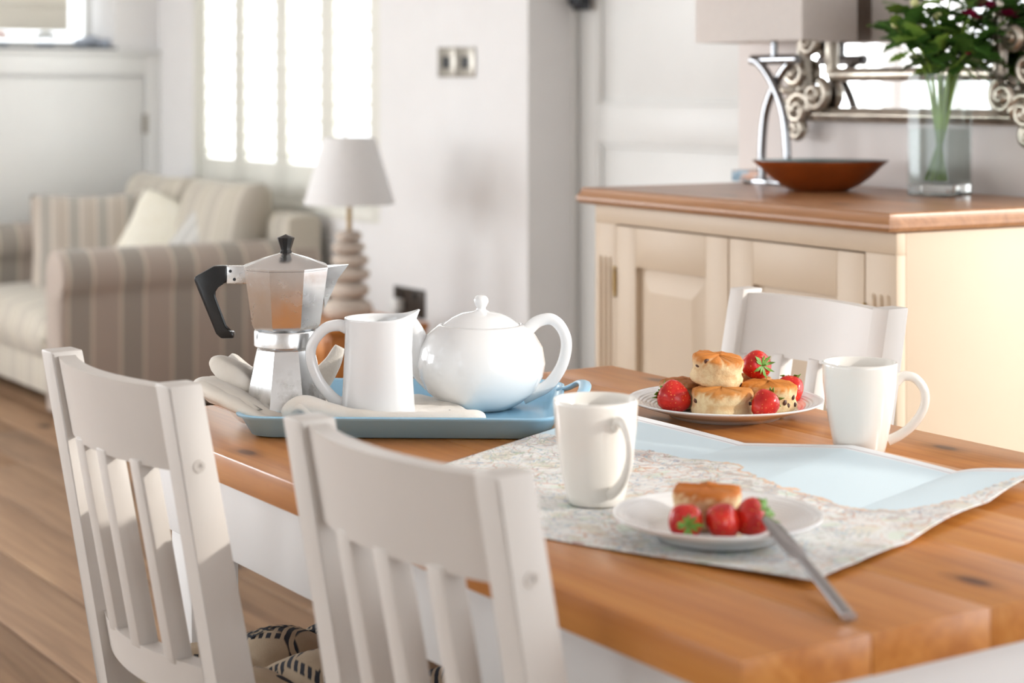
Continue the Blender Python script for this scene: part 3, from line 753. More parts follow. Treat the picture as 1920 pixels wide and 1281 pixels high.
# spout on the right
V = [(.046, -.021, .1865), (.046, .021, .1865), (.082, 0, .1925), (.079, -.004, .1915), (.079, .004, .1915), (.048, -.016, .150), (.048, .016, .150), (.050, 0, .138), (.066, 0, .168)]
mk('spout', [(.046, -.022, .188), (.046, .022, .188), (.0845, .003, .1915), (.0845, -.003, .1915), (.052, 0, .132), (.070, 0, .172), (.052, -.014, .156), (.052, .014, .156)],
   [(0, 3, 2, 1), (0, 6, 5, 3), (1, 2, 5, 7), (3, 5, 2), (6, 4, 5), (7, 5, 4), (0, 4, 6), (1, 7, 4), (0, 1, 4)], M['alu'], mk_, sharp=50)
box('hinge_bracket', -.079, -.050, -.007, .007, .166, .1895, M['alu'], mk_, .0015)
for (x, z) in ((-.0735, .183), (-.068, .172)):
    lathe('rivet', [(.0001, 0), (.0022, 0), (.0018, .0012), (.0001, .0014)], M['darkgrey'], mk_, 10, (x, -.0071, z), (pi / 2, 0, 0))
prism('handle', [(-.0775, .167), (-.0775, .190), (-.0955, .190), (-.121, .176), (-.1225, .171), (-.093, .099), (-.086, .0925), (-.0685, .0925), (-.0685, .1015), (-.079, .1025), (-.0835, .107), (-.0985, .147), (-.0985, .155), (-.094, .162), (-.087, .1665)], 'y', -.0085, .0085, M['black'], mk_, .003)

# milk jug
p = wl(jg, TT + .0004)
jug = thing('milk_jug', 'tall white ceramic milk jug standing on the towel', 'jug', p, CR)
def jugfn(pt, a):
    z = pt.z
    k_ = max(0, (z - .092) / .04)
    f = max(0, cos(a)) ** 4
    pt = Vector(pt); pt.x += .013 * k_ ** 2 * f; pt.z += .009 * k_ ** 2 * f - .003 * k_ * (1 - f) * (z > .12)
    pt.y *= 1 - .25 * k_ * f
    return pt
lathe('jug_body', [(.0001, 0), (.047, 0), (.0488, .002), (.0485, .006), (.0462, .04), (.0445, .08), (.0435, .11), (.0445, .126), (.0445, .1285), (.0425, .129), (.0405, .126), (.0402, .11), (.042, .06), (.044, .012), (.0001, .009)], M['ceramic'], jug, 72, sharp=180, fn=jugfn)
tube('jug_handle', [(-.041, 0, .112), (-.052, 0, .1155), (-.070, 0, .111), (-.086, 0, .092), (-.0885, 0, .070), (-.078, 0, .042), (-.06, 0, .020), (-.045, 0, .010)], lambda t: .0085 - .0015 * sin(pi * t), M['ceramic'], jug, 14, (0, 1, 0), .72)

# teapot
p = wl(tp, TF + .0004)
tea = thing('teapot', 'round white ceramic teapot with domed lid on the blue tray', 'teapot', p, CR)
lathe('teapot_body', [(.0001, .002), (.038, .002), (.040, 0), (.043, .001), (.058, .009), (.076, .025), (.0865, .045), (.0895, .062), (.0855, .084), (.075, .102), (.0605, .1140), (.0565, .1165), (.0545, .1155), (.0535, .112), (.05, .108), (.0001, .107)], M['ceramic'], tea, 72, sharp=180)
lid = lathe('teapot_lid', [(.0530, .1135), (.0535, .1155), (.051, .117), (.040, .125), (.026, .1315), (.012, .1335), (.0072, .1355), (.0062, .1385), (.0085, .1425), (.0105, .147), (.0098, .152), (.006, .1555), (.0001, .1565)], M['ceramic'], tea, 64, sharp=180)
tube('spout', [(-.062, 0, .045), (-.078, 0, .058), (-.086, 0, .078), (-.090, 0, .098), (-.096, 0, .115), (-.102, 0, .126)], lambda t: .026 - .0165 * min(1, t * 1.15), M['ceramic'], tea, 24, (0, 1, 0), 1.0)
tube('handle', [(.056, 0, .098), (.066, 0, .109), (.08, 0, .120), (.098, 0, .1225), (.112, 0, .110), (.1185, 0, .088), (.112, 0, .058), (.094, 0, .032), (.072, 0, .020), (.058, 0, .014)], lambda t: .0098 - .002 * sin(pi * t), M['ceramic'], tea, 16, (0, 1, 0), .62, k=8)

# ------------------------------------------------------------------ the map
N1 = W(1525, 1103, TZ); far_l = W(1195, 806, TZ)
e1 = (W(1000, 1008, TZ) - N1).normalized()                          # along the near edge, to the left
e2 = Vector((0, 0, 1)).cross(e1); e2 = e2 if e2.dot(W(1785, 1000, TZ) - N1) > 0 else -e2
ML1, ML2 = .600, (far_l - N1).dot(e2)
MZ = TZ + .0006
def mst(px, py, z=TZ):
    d = W(px, py, z) - N1; return d.dot(e1) / ML1, d.dot(e2) / ML2
def maph(s, t):                                                     # s 0 right .. 1 left, t 0 near .. 1 far
    if s >= s3: h = .0215 * ((s - s3) / (1 - s3)) ** .9
    elif s >= s2: h = .0150 * (s3 - s) / (s3 - s2)
    elif s >= s1: h = .0150 * ((s - s1) / (s2 - s1)) ** .9
    else: h = .014 * (1 - math.exp(-(s1 - s) / .07))
    kx = max(0, (t - .15) / .85) ** 1.3
    pw2 = 1
    for (cs, ct_, r_) in flats:
        d = sqrt(((s - cs) * ML1) ** 2 + ((t - ct_) * ML2) ** 2)
        pw2 = min(pw2, max(0, min(1, (d - r_) / .05)))
    h0 = .003 * t * (1 - t)
    edge = .006 * max(0, 1 - t / .15) * bumpf(s, -.0, .28) + .005 * bumpf(s, 0, .05) * abs(sin(t * 9))
    return (h * kx + h0 + edge) * pw2
s3, s2, s1 = mst(1385, 836)[0], mst(1580, 866)[0], mst(1770, 895)[0]
# two folds only between the valleys seen at the far edge
def maph_folds(): pass
m2s, m2t = mst(1117, 940); pls, plt = mst(1346, 1000)
flats = [(m2s, m2t, .045), (pls, plt, .075)]
coast = sorted([(mst(px, py)[0], mst(px, py)[1]) for px, py in ((1195, 852), (1290, 862), (1385, 880), (1395, 893), (1440, 915), (1520, 937), (1610, 960), (1700, 966), (1790, 952), (1880, 928), (1990, 905))])
def coast_t(s):
    if s <= coast[0][0]: return coast[0][1]
    for (a, b) in zip(coast, coast[1:]):
        if a[0] <= s <= b[0]: return a[1] + (b[1] - a[1]) * (s - a[0]) / max(1e-6, b[0] - a[0])
    return coast[-1][1] - (s - coast[-1][0]) * .2
def make_map():
    NS = 230; V, F, C = [], [], []
    for i in range(NS + 1):
        for j in range(NS + 1):
            s, t = i / NS, j / NS
            q = N1 + e1 * (s * ML1) + e2 * (t * ML2); V.append((q.x, q.y, MZ + maph(s, t)))
            p3 = Vector((s * 9, t * 9, 0))
            d = t - (coast_t(s) + .018 * noise.noise(p3 * 2.2) + .012 * noise.noise(p3 * 6))
            bord = (1 - t) * ML2
            if bord < .016 or s * ML1 < .0 : c = (.90, .91, .92)
            elif bord < .0175: c = (.45, .42, .44)
            elif bord < .022: c = (.88, .90, .92)
            elif d > 0: c = (.70, .83, .89)
            elif d > -.012 and s < .62: c = (.86, .62, .46)
            else:
                c = (.86, .85, .82)
                r = noise.noise(p3 * 1.7 + Vector((3, 1, 4)))
                if r > .28: c = (.80, .76, .66)
                if r < -.42: c = (.78, .84, .74)
                urb = noise.noise(p3 * 3.2 + Vector((9, 9, 2))) + (0.35 if -.10 < d < 0 else 0)
                if urb > .5: c = (.66, .61, .57)
            C.append((*c, 1 if d > 0 or bord < .022 else 0))
    for i in range(NS):
        for j in range(NS):
            q = i * (NS + 1) + j; F.append((q, q + 1, q + NS + 2, q + NS + 1))
    me = bpy.data.meshes.new('folded_map'); me.from_pydata(V, [], F)
    at = me.color_attributes.new('Col', 'FLOAT_COLOR', 'POINT')
    for i, c in enumerate(C): at.data[i].color = c
    t = NT('printed_map_paper'); a = t.n('ShaderNodeVertexColor', layer_name='Col'); co = t.coord()
    wob = t.n('ShaderNodeVectorMath', operation='ADD'); nz_ = t.n('ShaderNodeTexNoise'); nz_.inputs['Scale'].default_value = 22
    t.l(co, nz_.inputs['Vector']); sc = t.n('ShaderNodeVectorMath', operation='SCALE'); sc.inputs['Scale'].default_value = .04
    t.l(nz_.outputs['Color'], sc.inputs[0]); t.l(co, wob.inputs[0]); t.l(sc.outputs[0], wob.inputs[1])
    col = a.outputs[0]; land = t.math('SUBTRACT', 1.0, a.outputs[1])
    for (scl, wd, ink, amt) in ((110, .04, (168, 160, 156), .55), (46, .022, (214, 160, 124), .7), (64, .018, (130, 168, 196), .6), (27, .010, (176, 120, 116), .6), (36, .010, (136, 172, 128), .55)):
        v = t.n('ShaderNodeTexVoronoi', feature='DISTANCE_TO_EDGE'); v.inputs['Scale'].default_value = scl
        t.l(wob.outputs[0], v.inputs['Vector'])
        ln = t.ramp(v.outputs['Distance'], [(0, (1, 1, 1)), (wd, (1, 1, 1)), (wd * 1.8, (0, 0, 0))])
        gate = t.ramp(t.noise(co, scl * .28, 2), [(.44, (0, 0, 0)), (.54, (1, 1, 1))])
        col = t.mix(t.math('MULTIPLY', t.math('MULTIPLY', t.math('MULTIPLY', ln, gate), land), amt), col, lin(ink))
    sp = t.ramp(t.noise(co, 70, 2), [(.68, (0, 0, 0)), (.72, (1, 1, 1))])
    col = t.mix(t.math('MULTIPLY', t.math('MULTIPLY', sp, land), .7), col, lin((96, 140, 170)))
    o = fin('folded_map', me, t.set(col, .55))
    md = o.modifiers.new('thickness', 'SOLIDIFY'); md.thickness = .0005; md.offset = 1
    tag(o, 'creased paper road map with pale blue sea spread over the table', 'map')
make_map()

# ------------------------------------------------------------------ mugs
def mug(loc, rz, lab, sc=1.0, hdir=1):
    t = thing('mug', lab, 'mug', loc, rz, 'white mugs on the table')
    H = .1125 * sc
    lathe('mug_body', [(.0001, .003), (.026, .003), (.028, 0), (.0305, .001), (.0325, .010), (.037, .032), (.0415, .058), (.0448, .085), (.0458, .108), (.0456, .1118), (.0445, .1125), (.0433, .1115), (.0425, .09), (.039, .055), (.034, .028), (.028, .009), (.0001, .007)], M['mug'], t, 72, sharp=180)
    tube('mug_handle', [(.0435, 0, .088), (.053, 0, .0955), (.067, 0, .093), (.078, 0, .078), (.0775, 0, .058), (.066, 0, .038), (.05, 0, .024), (.034, 0, .0155)], lambda u: .0066 - .0012 * sin(pi * u), M['mug'], t, 14, (0, 1, 0), .72)
    return t
p = W(1612, 849, TZ + .0003)
mug(p, CR + radians(-8), 'white flared mug on the bare table in front of the far chair')
p = W(1117, 938, MZ + .004); p.z = MZ + .0016
mug(p, CR + radians(-66), 'white flared mug standing on the map, handle turned to the camera')

# ------------------------------------------------------------------ plates, scones, strawberries, knife
def plate(loc, R, lab):
    t = thing('plate', lab, 'plate', loc, 0, 'white ribbed plates')
    top = [(.0001, .0058), (.55 * R, .0058), (.62 * R, .0075)]
    n = 7
    for i in range(n):
        r0 = (.66 + .27 * i / n) * R; z = .0095 + .0115 * i / n
        top += [(r0, z), (r0 + .010 * R, z + .0011), (r0 + .024 * R, z + .0009)]
    top += [(.96 * R, .0225), (.99 * R, .0238), (R, .0232), (R, .0220)]
    bot = [(.97 * R, .0195), (.66 * R, .0065), (.60 * R, .0035), (.58 * R, .0), (.55 * R, .0), (.54 * R, .002), (.0001, .002)]
    lathe('plate_disc', top + bot, M['ceramic'], t, 96, sharp=180)
    return t
p1 = W(1360, 764, TZ + .011); p1.z = TZ + .0003
pl1 = plate(p1, .1335, 'large white ribbed plate piled with scones and strawberries')
p2 = W(1345, 992, TZ + .011); p2.z = MZ + .0035
pl2 = plate(p2, .1045, 'small white ribbed plate with one scone, on the map')
def scone(loc, r, h, rot, lab, seed, raisins=(), brown=(206, 138, 58)):
    t = thing('scone', lab, 'scone', loc, 0, 'baked fruit scones'); t.rotation_euler = rot
    n, V, F, C = 64, [], [], []
    prof = [(.0001, 0), (.6, 0), (.92, .0), (.975, .06), (1.0, .16), (1.0, .3), (.985, .42), (.975, .5), (.985, .58), (1.0, .7), (1.0, .82), (.98, .92), (.91, .98), (.75, 1.0), (.5, 1.02), (.25, 1.03), (.0001, 1.03)]
    pale, mid_, br = lin((236, 212, 166)), lin((226, 176, 104)), lin(brown)
    for (q, z) in prof:
        for i in range(n):
            a = 2 * pi * i / n
            nv = noise.noise(Vector((cos(a) * 1.6 + seed, sin(a) * 1.6, z * 2 + seed))); nf = noise.noise(Vector((cos(a) * 5 + seed, sin(a) * 5, z * 6))) + .5 * noise.noise(Vector((cos(a) * 13 + seed, sin(a) * 13, z * 13)))
            rr = q * r * (1 + .10 * nv + .05 * nf)
            crack = .12 * (.35 < z < .62) * max(0, nv + .15)
            V.append((rr * (1 - crack) * cos(a), rr * (1 - crack) * sin(a), h * (z + (.06 * nv + .04 * nf) * z)))
            k_ = max(0, min(1, (z - .72 + .25 * nf + .12 * nv) / .2)); kk = max(0, min(1, (.12 - z) / .12))
            c = [pale[x] * (1 - k_) + br[x] * k_ for x in range(3)]; c = [c[x] * (1 - kk * .6) + mid_[x] * kk * .6 for x in range(3)]
            if .40 < z < .58 and nv > -.1: c = [c[x] * .55 + lin((200, 150, 92))[x] * .45 for x in range(3)]
            C.append((*c, 1))
    m = len(prof)
    for j in range(m - 1):
        for i in range(n): F.append((j * n + i, j * n + (i + 1) % n, (j + 1) * n + (i + 1) % n, (j + 1) * n + i))
    me = bpy.data.meshes.new('scone_body'); me.from_pydata(V, [], F)
    at = me.color_attributes.new('Col', 'FLOAT_COLOR', 'POINT')
    for i, c in enumerate(C): at.data[i].color = c
    fin('scone_body', me, M['scone'], t, sharp=180)
    rs = random.Random(seed)
    for (da, z) in raisins:
        a = -pi / 2 + CR + da - rot[2]
        lathe('raisin', [(.0001, -.0032), (.0034, -.0016), (.0042, .0005), (.0024, .003), (.0001, .0034)], M['raisin'], t, 8, (r * .94 * cos(a), r * .94 * sin(a), h * z), (rs.random() * 3, rs.random() * 3, 0), 180, fn=lambda q_, a_, e_=rs.uniform(.6, 1.5): Vector((q_.x * e_, q_.y, q_.z * (2 - e_))))
    return t
PZ = TZ + .0063
def onplate(px, py, z): 
    q = W(px, py, z); return q
def at(px, D_, z):                                   # column px at depth D_
    X = (px - 960) / FPX * D_; return Vector((SN * X - CS * D_, CS * X + SN * D_, z))
D1 = p1.dot(Vector((-CS, SN, 0)))
scone(at(1353, D1 - .040, PZ + .0004), .0405, .037, (0, 0, .3), 'pale sided scone at the front of the plate pile', 3, ((-1.2, .62), (1.25, .5)), (206, 134, 58))
scone(at(1441, D1 - .004, PZ + .0004), .0385, .039, (0, 0, 1.6), 'golden scone at the right of the plate pile', 11, ((.52, .42), (.66, .30), (.98, .58), (1.1, .3)), (208, 126, 36))
scone(at(1290, D1 + .035, PZ + .0004), .0375, .036, (0, 0, 2.2), 'browned scone half hidden at the left of the pile', 23, ((-.4, .7),), (164, 98, 46))
scone(at(1398, D1 + .068, PZ + .0004), .0385, .037, (0, 0, 4.0), 'scone at the back of the pile under the strawberry', 31, ((-.9, .5),), (190, 122, 54))
scone(at(1341, D1 - .002, PZ + .0385), .0350, .0385, (radians(-3), radians(9), 0), 'cracked scone balanced on top of the pile', 45, ((-1.05, .66), (-.62, .9), (1.3, .12)), (204, 124, 46))
D2 = p2.dot(Vector((-CS, SN, 0)))
PZ2 = p2.z + .006
scone(at(1325, D2 + .022, PZ2 + .0004), .0345, .037, (0, 0, .7), 'golden topped scone on the small plate', 58, (), (188, 104, 24))
# strawberries
def strawberry(loc, L, rot, lab, seed):
    t = thing('strawberry', lab, 'strawberry', loc, 0, 'red strawberries'); t.rotation_euler = rot
    r = L * .47
    lathe('berry_flesh', [(.0001, -.5 * L), (.2 * r, -.485 * L), (.5 * r, -.41 * L), (.8 * r, -.22 * L), (.97 * r, 0), (1.0 * r, .14 * L), (.93 * r, .29 * L), (.72 * r, .4 * L), (.4 * r, .44 * L), (.0001, .42 * L)], M['berry'], t, 32, sharp=180,
          fn=lambda p_, a: Vector((p_.x * (1 + .06 * sin(2 * a + seed)), p_.y * (1 + .05 * cos(3 * a + seed)), p_.z)))
    rs = random.Random(seed); lf = None
    for i in range(9):
        a = 2 * pi * i / 9 + rs.uniform(-.2, .2); ln = r * rs.uniform(.6, .85)
        P = [(0, 0, .425 * L), (.4 * ln, .12 * ln, .455 * L), (.4 * ln, -.12 * ln, .455 * L), (.75 * ln, .14 * ln, .42 * L + rs.uniform(0, .004)), (.75 * ln, -.14 * ln, .42 * L + rs.uniform(0, .004)), (1.1 * ln, 0, .38 * L + rs.uniform(0, .010))]
        V_ = P + [(x, y_, z - .0008) for x, y_, z in P]
        F_ = [(0, 2, 1), (1, 2, 4, 3), (3, 4, 5), (6, 7, 8), (7, 9, 10, 8), (9, 11, 10), (0, 1, 7, 6), (1, 3, 9, 7), (3, 5, 11, 9), (5, 4, 10, 11), (4, 2, 8, 10), (2, 0, 6, 8)]
        mk('calyx_leaf', V_, F_, M['berryleaf'], t, (0, 0, 0), (0, 0, a), 60)
    tube('stalk', [(0, 0, .42 * L), (.001, 0, .47 * L), (.003, .001, .53 * L)], .0011, M['berryleaf'], t, 6, k=3)
    return t
def aim(v):                                          # rotation taking +z (stalk end) to picture direction v = (right, away, up)
    q = Vector((SN * v[0] - CS * v[1], CS * v[0] + SN * v[1], v[2])); return q.to_track_quat('Z', 'Y').to_euler()
strawberry(at(1265, D1 - .022, PZ + .0212), .047, aim((-.85, .45, .38)), 'strawberry lying at the left of the large plate', 1)
strawberry(at(1415, D1 + .045, PZ + .0560), .043, aim((.45, -.80, .10)), 'strawberry perched high on the scones, green stalk facing us', 2)
strawberry(at(1433, D1 - .074, PZ + .0205), .040, aim((.62, .5, .45)), 'strawberry at the front right of the large plate', 3)
strawberry(at(1481, D1 + .034, PZ + .0215), .042, aim((.1, .55, .62)), 'strawberry peeping out behind the right hand scone', 4)
strawberry(at(1284, D2 - .034, PZ2 + .0172), .038, aim((.10, -.92, -.05)), 'strawberry on the small plate with its leaves towards the camera', 5)
strawberry(at(1355, D2 - .040, PZ2 + .0172), .038, aim((.1, .9, -.1)), 'bare red middle strawberry on the small plate', 6)
strawberry(at(1409, D2 - .030, PZ2 + .0180), .039, aim((.72, -.28, .5)), 'strawberry beside the knife tip on the small plate', 8)
# knife: blade tip on the plate, handle end on the table
kA = at(1438, D2 - .055, p2.z + .033); kB = W(1592, 1157, TZ + .0065)
kv = kB - kA; kl = kv.length
kn = thing('table_knife', 'steel table knife leaning from the small plate to the table', 'knife', kA, 0)
kn.rotation_euler = kv.to_track_quat('X', 'Z').to_euler()
bl_ = [(0, -.002), (.012, -.009), (.05 * 1, -.0115), (.42 * kl, -.011), (.46 * kl, -.0055), (.46 * kl, .006), (.1, .0075), (.03, .006)]
prism('blade', bl_, 'z', -.0008, .0008, M['steel'], kn, .0004)
tube('knife_handle', [(.455 * kl, 0, 0), (.5 * kl, 0, 0), (.75 * kl, 0, 0), (.97 * kl, 0, 0), (1.0 * kl, 0, 0)], lambda u: .0052 + .0022 * u if u < .97 else .0050, M['steel'], kn, 16, (0, 0, 1), .62)

# ------------------------------------------------------------------ sideboard
SZ = .99
Epx, Apx = W(1667, 401, SZ), W(1120, 349, SZ)
sr = radians(-2.5)
sd = thing('sideboard', 'cream painted sideboard with two panelled doors and brown pine top', 'sideboard', (Epx.x, Epx.y, 0), sr)
SWD = 1.02; SDP = (YM - .004 - Epx.y) / cos(sr) - .045
prof_ = [(-.0, SZ - .034), (.004, SZ - .036), (.012, SZ - .032), (.010, SZ - .024), (.016, SZ - .014), (.010, SZ - .004), (.004, SZ)]
# moulded top: stacked rounded slabs
def slab(o_, r_): return [(-SWD - o_ + r_, -o_ + r_), (o_ - r_, -o_ + r_), (o_ - r_, SDP), (-SWD - o_ + r_, SDP)]
rings('top', [([(-SWD + a, a), (-a, a), (-a, SDP), (-SWD + a, SDP)], z) for a, z in ((.014, SZ - .036), (.004, SZ - .032), (.0, SZ - .026), (.0, SZ - .02), (.005, SZ - .014), (.007, SZ - .010), (.009, SZ - .003), (.013, SZ))], M['topwood'], sd, sharp=25)
bx0, bx1, by0 = -SWD + .035, -.012, .028
boxes('carcass', [(bx0, bx1, by0 + .022, SDP, .0, SZ - .0365), (bx0, bx1, by0, by0 + .022, SZ - .075, SZ - .0365), (bx0, bx1, by0, by0 + .022, 0, .12),
                  (bx0, bx0 + .082, by0, by0 + .022, .12, SZ - .075), (bx1 - .082, bx1, by0, by0 + .022, .12, SZ - .075)], M['cream'], sd, .0015)
for c0 in (bx0, bx1 - .082):
    for i in range(3):
        xx = c0 + .022 + i * .019 + (.0 if c0 == bx0 else .0)
        lathe('flute', [(.0001, .2), (.005, .204), (.0065, .22), (.0065, SZ - .165), (.005, SZ - .15), (.0001, SZ - .146)], M['cream'], sd, 10, (xx, by0 + .001, 0), sharp=60)
dw_ = (bx1 - bx0 - .164) / 2
for i in range(2):
    x0 = bx0 + .082 + i * dw_ + .002; x1 = x0 + dw_ - .004; z0, z1 = .123, SZ - .078
    dr = boxes('cupboard_door', [(x0, x0 + .075, by0 - .001, by0 + .018, z0, z1), (x1 - .075, x1, by0 - .001, by0 + .018, z0, z1), (x0 + .075, x1 - .075, by0 - .001, by0 + .018, z0, z0 + .085), (x0 + .075, x1 - .075, by0 - .001, by0 + .018, z1 - .085, z1)], M['cream'], sd, .0015)
    px0, px1, pz0, pz1 = x0 + .075, x1 - .075, z0 + .085, z1 - .085; m_ = .05
    V = [(px0, by0 + .013, pz0), (px1, by0 + .013, pz0), (px1, by0 + .013, pz1), (px0, by0 + .013, pz1),
         (px0 + .012, by0 + .012, pz0 + .012), (px1 - .012, by0 + .012, pz0 + .012), (px1 - .012, by0 + .012, pz1 - .012), (px0 + .012, by0 + .012, pz1 - .012),
         (px0 + m_, by0 + .002, pz0 + m_), (px1 - m_, by0 + .002, pz0 + m_), (px1 - m_, by0 + .002, pz1 - m_), (px0 + m_, by0 + .002, pz1 - m_)]
    F = []
    for b_ in (0, 4):
        for j in range(4): F.append((b_ + j, b_ + (j + 1) % 4, b_ + 4 + (j + 1) % 4, b_ + 4 + j))
    F.append((8, 9, 10, 11)); F.append((0, 3, 2, 1))
    mk('raised_panel', V, F, M['cream'], dr, sharp=12)
    hx = x0 - .002 if i == 0 else x1 + .002
    for zc in (SZ - .2, .3):
        lathe('hinge', [(.0001, -.034), (.003, -.033), (.0045, -.028), (.003, -.024), (.0048, -.022), (.0048, .022), (.003, .024), (.0045, .028), (.003, .033), (.0001, .034)], M['brass'], dr, 10, (hx, by0 - .002, zc))
# bowl
p = W(1538, 358, SZ + .0004)
bo = thing('bowl', 'wide russet bowl with teal inside on the sideboard', 'bowl', p, CR)
Rb = .145
lathe('bowl_outside', [(.0001, .001), (.048, .001), (.054, .0), (.062, .003), (.082, .012), (.106, .029), (.128, .050), (Rb, .0645), (Rb, .0655), (.138, .0635)], M['bowlout'], bo, 72, sharp=180, fn=lambda q, a: Vector((q.x, q.y * .82, q.z)))
lathe('bowl_inside', [(Rb, .0656), (.1385, .0637), (.126, .052), (.104, .032), (.08, .016), (.06, .009), (.0001, .006)], M['bowlin'], bo, 72, sharp=180, fn=lambda q, a: Vector((q.x, q.y * .82, q.z)))
# books
p = W(1372, 339, SZ + .0003); 
bk = thing('book', 'slim blue paperback lying behind the russet bowl', 'book', (p.x, p.y, SZ + .0003), sr + radians(0))
box('cover', 0, .205, -.0, .001, .0, .026, M['bookcover'], bk, .0004)
boxes('cover_boards', [(0, .205, .001, .075, 0, .0015), (0, .205, .001, .075, .0245, .026)], M['bookcover'], bk)
box('page_block', .003, .202, .0012, .074, .0016, .0244, M['paper'], bk, .0005)
# vase with flowers
p = W(1762, 366, SZ + .0004)
va = thing('glass_vase', 'tall square clear glass vase half full of water', 'vase', p, radians(12))
hw = .050; VH = .248
rings('vase_glass', [(rrect(hw - .002, hw - .002, .007, 4), 0), (rrect(hw, hw, .008, 4), .002), (rrect(hw, hw, .008, 4), VH), (rrect(hw - .0045, hw - .0045, .005, 4), VH), (rrect(hw - .0045, hw - .0045, .005, 4), .026), (rrect(hw - .007, hw - .007, .004, 4), .024)], M['glass'], va, sharp=40)
rings('vase_base', [(rrect(hw - .005, hw - .005, .005, 4), .0008), (rrect(hw - .002, hw - .002, .007, 4), .003), (rrect(hw - .002, hw - .002, .007, 4), .022), (rrect(hw - .006, hw - .006, .005, 4), .0235)], M['thickglass'], va, sharp=40)
rings('vase_water', [(rrect(hw - .0046, hw - .0046, .005, 4), .0265), (rrect(hw - .0046, hw - .0046, .005, 4), .135)], M['water'], va, sharp=40)
leafmesh = {}
def leaf_mesh(mat):
    if mat.name in leafmesh: return leafmesh[mat.name]
    out = [(0, 0), (.18, .05), (.22, .16), (.34, .13), (.40, .27), (.52, .20), (.60, .29), (.70, .19), (.82, .20), (.86, .10), (1, 0)]
    V, F = [], []
    for sg in (1, -1):
        for x, y_ in out: V.append((x, sg * y_, .10 * y_ - .22 * x * x + .02 * sin(9 * x)))
    n = len(out)
    mid = [(x, 0, -.22 * x * x - .01) for x, y_ in out]; V += mid
    for i in range(n - 1):
        F += [(i, i + 1, 2 * n + i + 1, 2 * n + i), (n + i, 2 * n + i, 2 * n + i + 1, n + i + 1)]
    me = bpy.data.meshes.new('leaf'); me.from_pydata(V, [], F); me.shade_smooth(); me.materials.append(mat); leafmesh[mat.name] = me; return me
rl = random.Random(12)
def flower(i, top, lab, bloom):
    t = thing('cut_flower', lab, 'flower', (p.x, p.y, SZ + .03), CR, 'cut flowers in the glass vase')
    bx, by = rl.uniform(-.025, .025), rl.uniform(-.022, .022)
    gx = max(-.036, min(.036, top[0] * .3)); gy = max(-.03, min(.03, top[1] * .3))
    pts = [(-gx * .6 + bx * .4, by, .0), (0.2 * gx, by * .5, .1), (gx, gy, .215), (gx + (top[0] - gx) * .5, gy + (top[1] - gy) * .5, .215 + (top[2] - .215) * .55), top]
    P = cr(pts, 8)
    V, F = tube_vf(P, lambda u: .0042 - .0016 * u, 8); mk('stem', V, F, M['stem'], t)
    for j in range(15):
        f = .62 + .38 * j / 15; q = P[int(f * (len(P) - 1))]
        if q.z < .225: q = P[int(.7 * (len(P) - 1))]
        ma = M['leaf'] if rl.random() < .72 else M['leaf2']
        o = bpy.data.objects.new('leaf', leaf_mesh(ma)); COL.objects.link(o); o.parent = t
        o.location = q; L = rl.uniform(.055, .1); o.scale = (L, L, L)
        o.rotation_euler = (rl.uniform(-.5, .5), rl.uniform(-1.0, .35), rl.uniform(0, 2 * pi))
    if bloom == 'magenta':
        V, F = [], []
        for j in range(70):
            a = j * 2.4; el = 1.45 - 1.5 * (j / 70); ln = .016 + .016 * (j / 70)
            d = Vector((cos(a) * cos(el), sin(a) * cos(el), sin(el))); s_ = Vector((-sin(a), cos(a), 0)) * .0045; u_ = d.cross(s_).normalized() * .0014
            b0 = len(V); V += [d * .004, d * ln * .6 + s_ + u_, d * ln * .6 - s_ + u_, d * ln, d * ln * .6 - u_]
            F += [(b0, b0 + 1, b0 + 4), (b0, b0 + 4, b0 + 2), (b0 + 1, b0 + 3, b0 + 4), (b0 + 4, b0 + 3, b0 + 2)]
        mk('bloom', V, F, M['magenta'], t, top, (0, rl.uniform(-.5, .5), 0))
    else:
        lathe('bud', [(.0001, -.004), (.006, -.002), (.0095, .004), (.0085, .011), (.004, .015), (.0001, .0155)], M['yellowbud' if bloom == 'yellow' else 'magenta'], t, 12, top)
flower(0, (-.09, .0, .315), 'flower stem with pale yellow bud leaning far left in the vase', 'yellow')
flower(1, (-.045, .03, .36), 'upright leafy flower stem with pale bud at the left of the vase', 'yellow')
flower(2, (-.008, -.01, .335), 'flower stem with pale yellow bud in the middle of the vase', 'yellow')
flower(3, (.025, .02, .375), 'tall flower stem with magenta bloom above the vase middle', 'magenta')
flower(4, (.058, -.01, .335), 'flower stem with magenta bloom right of the vase middle', 'magenta')
flower(5, (.10, .02, .355), 'flower stem with magenta bloom leaning right', 'magenta')
flower(6, (.14, -.005, .335), 'flower stem with dark leaves leaning furthest right', 'magenta')
flower(7, (.05, -.025, .262), 'short flower stem with small magenta bud at the vase rim', 'bud')
flower(8, (-.06, -.03, .30), 'short leafy flower stem hanging over the left vase rim', 'bud')
flower(9, (.075, .01, .395), 'tallest magenta flower stem at the top of the bouquet', 'magenta')
# chrome loop lamp with rectangular shade
p = W(1452, 345, SZ + .0003)
la = thing('table_lamp', 'chrome ribbon lamp with wide blush rectangular shade on the sideboard', 'lamp', p, 0)
box('base', -.062, .07, -.04, .04, 0, .01, M['chrome'], la, .002)
q = 4.3 / FPX
zt = CAMZ - (112 - HOR) * q - SZ
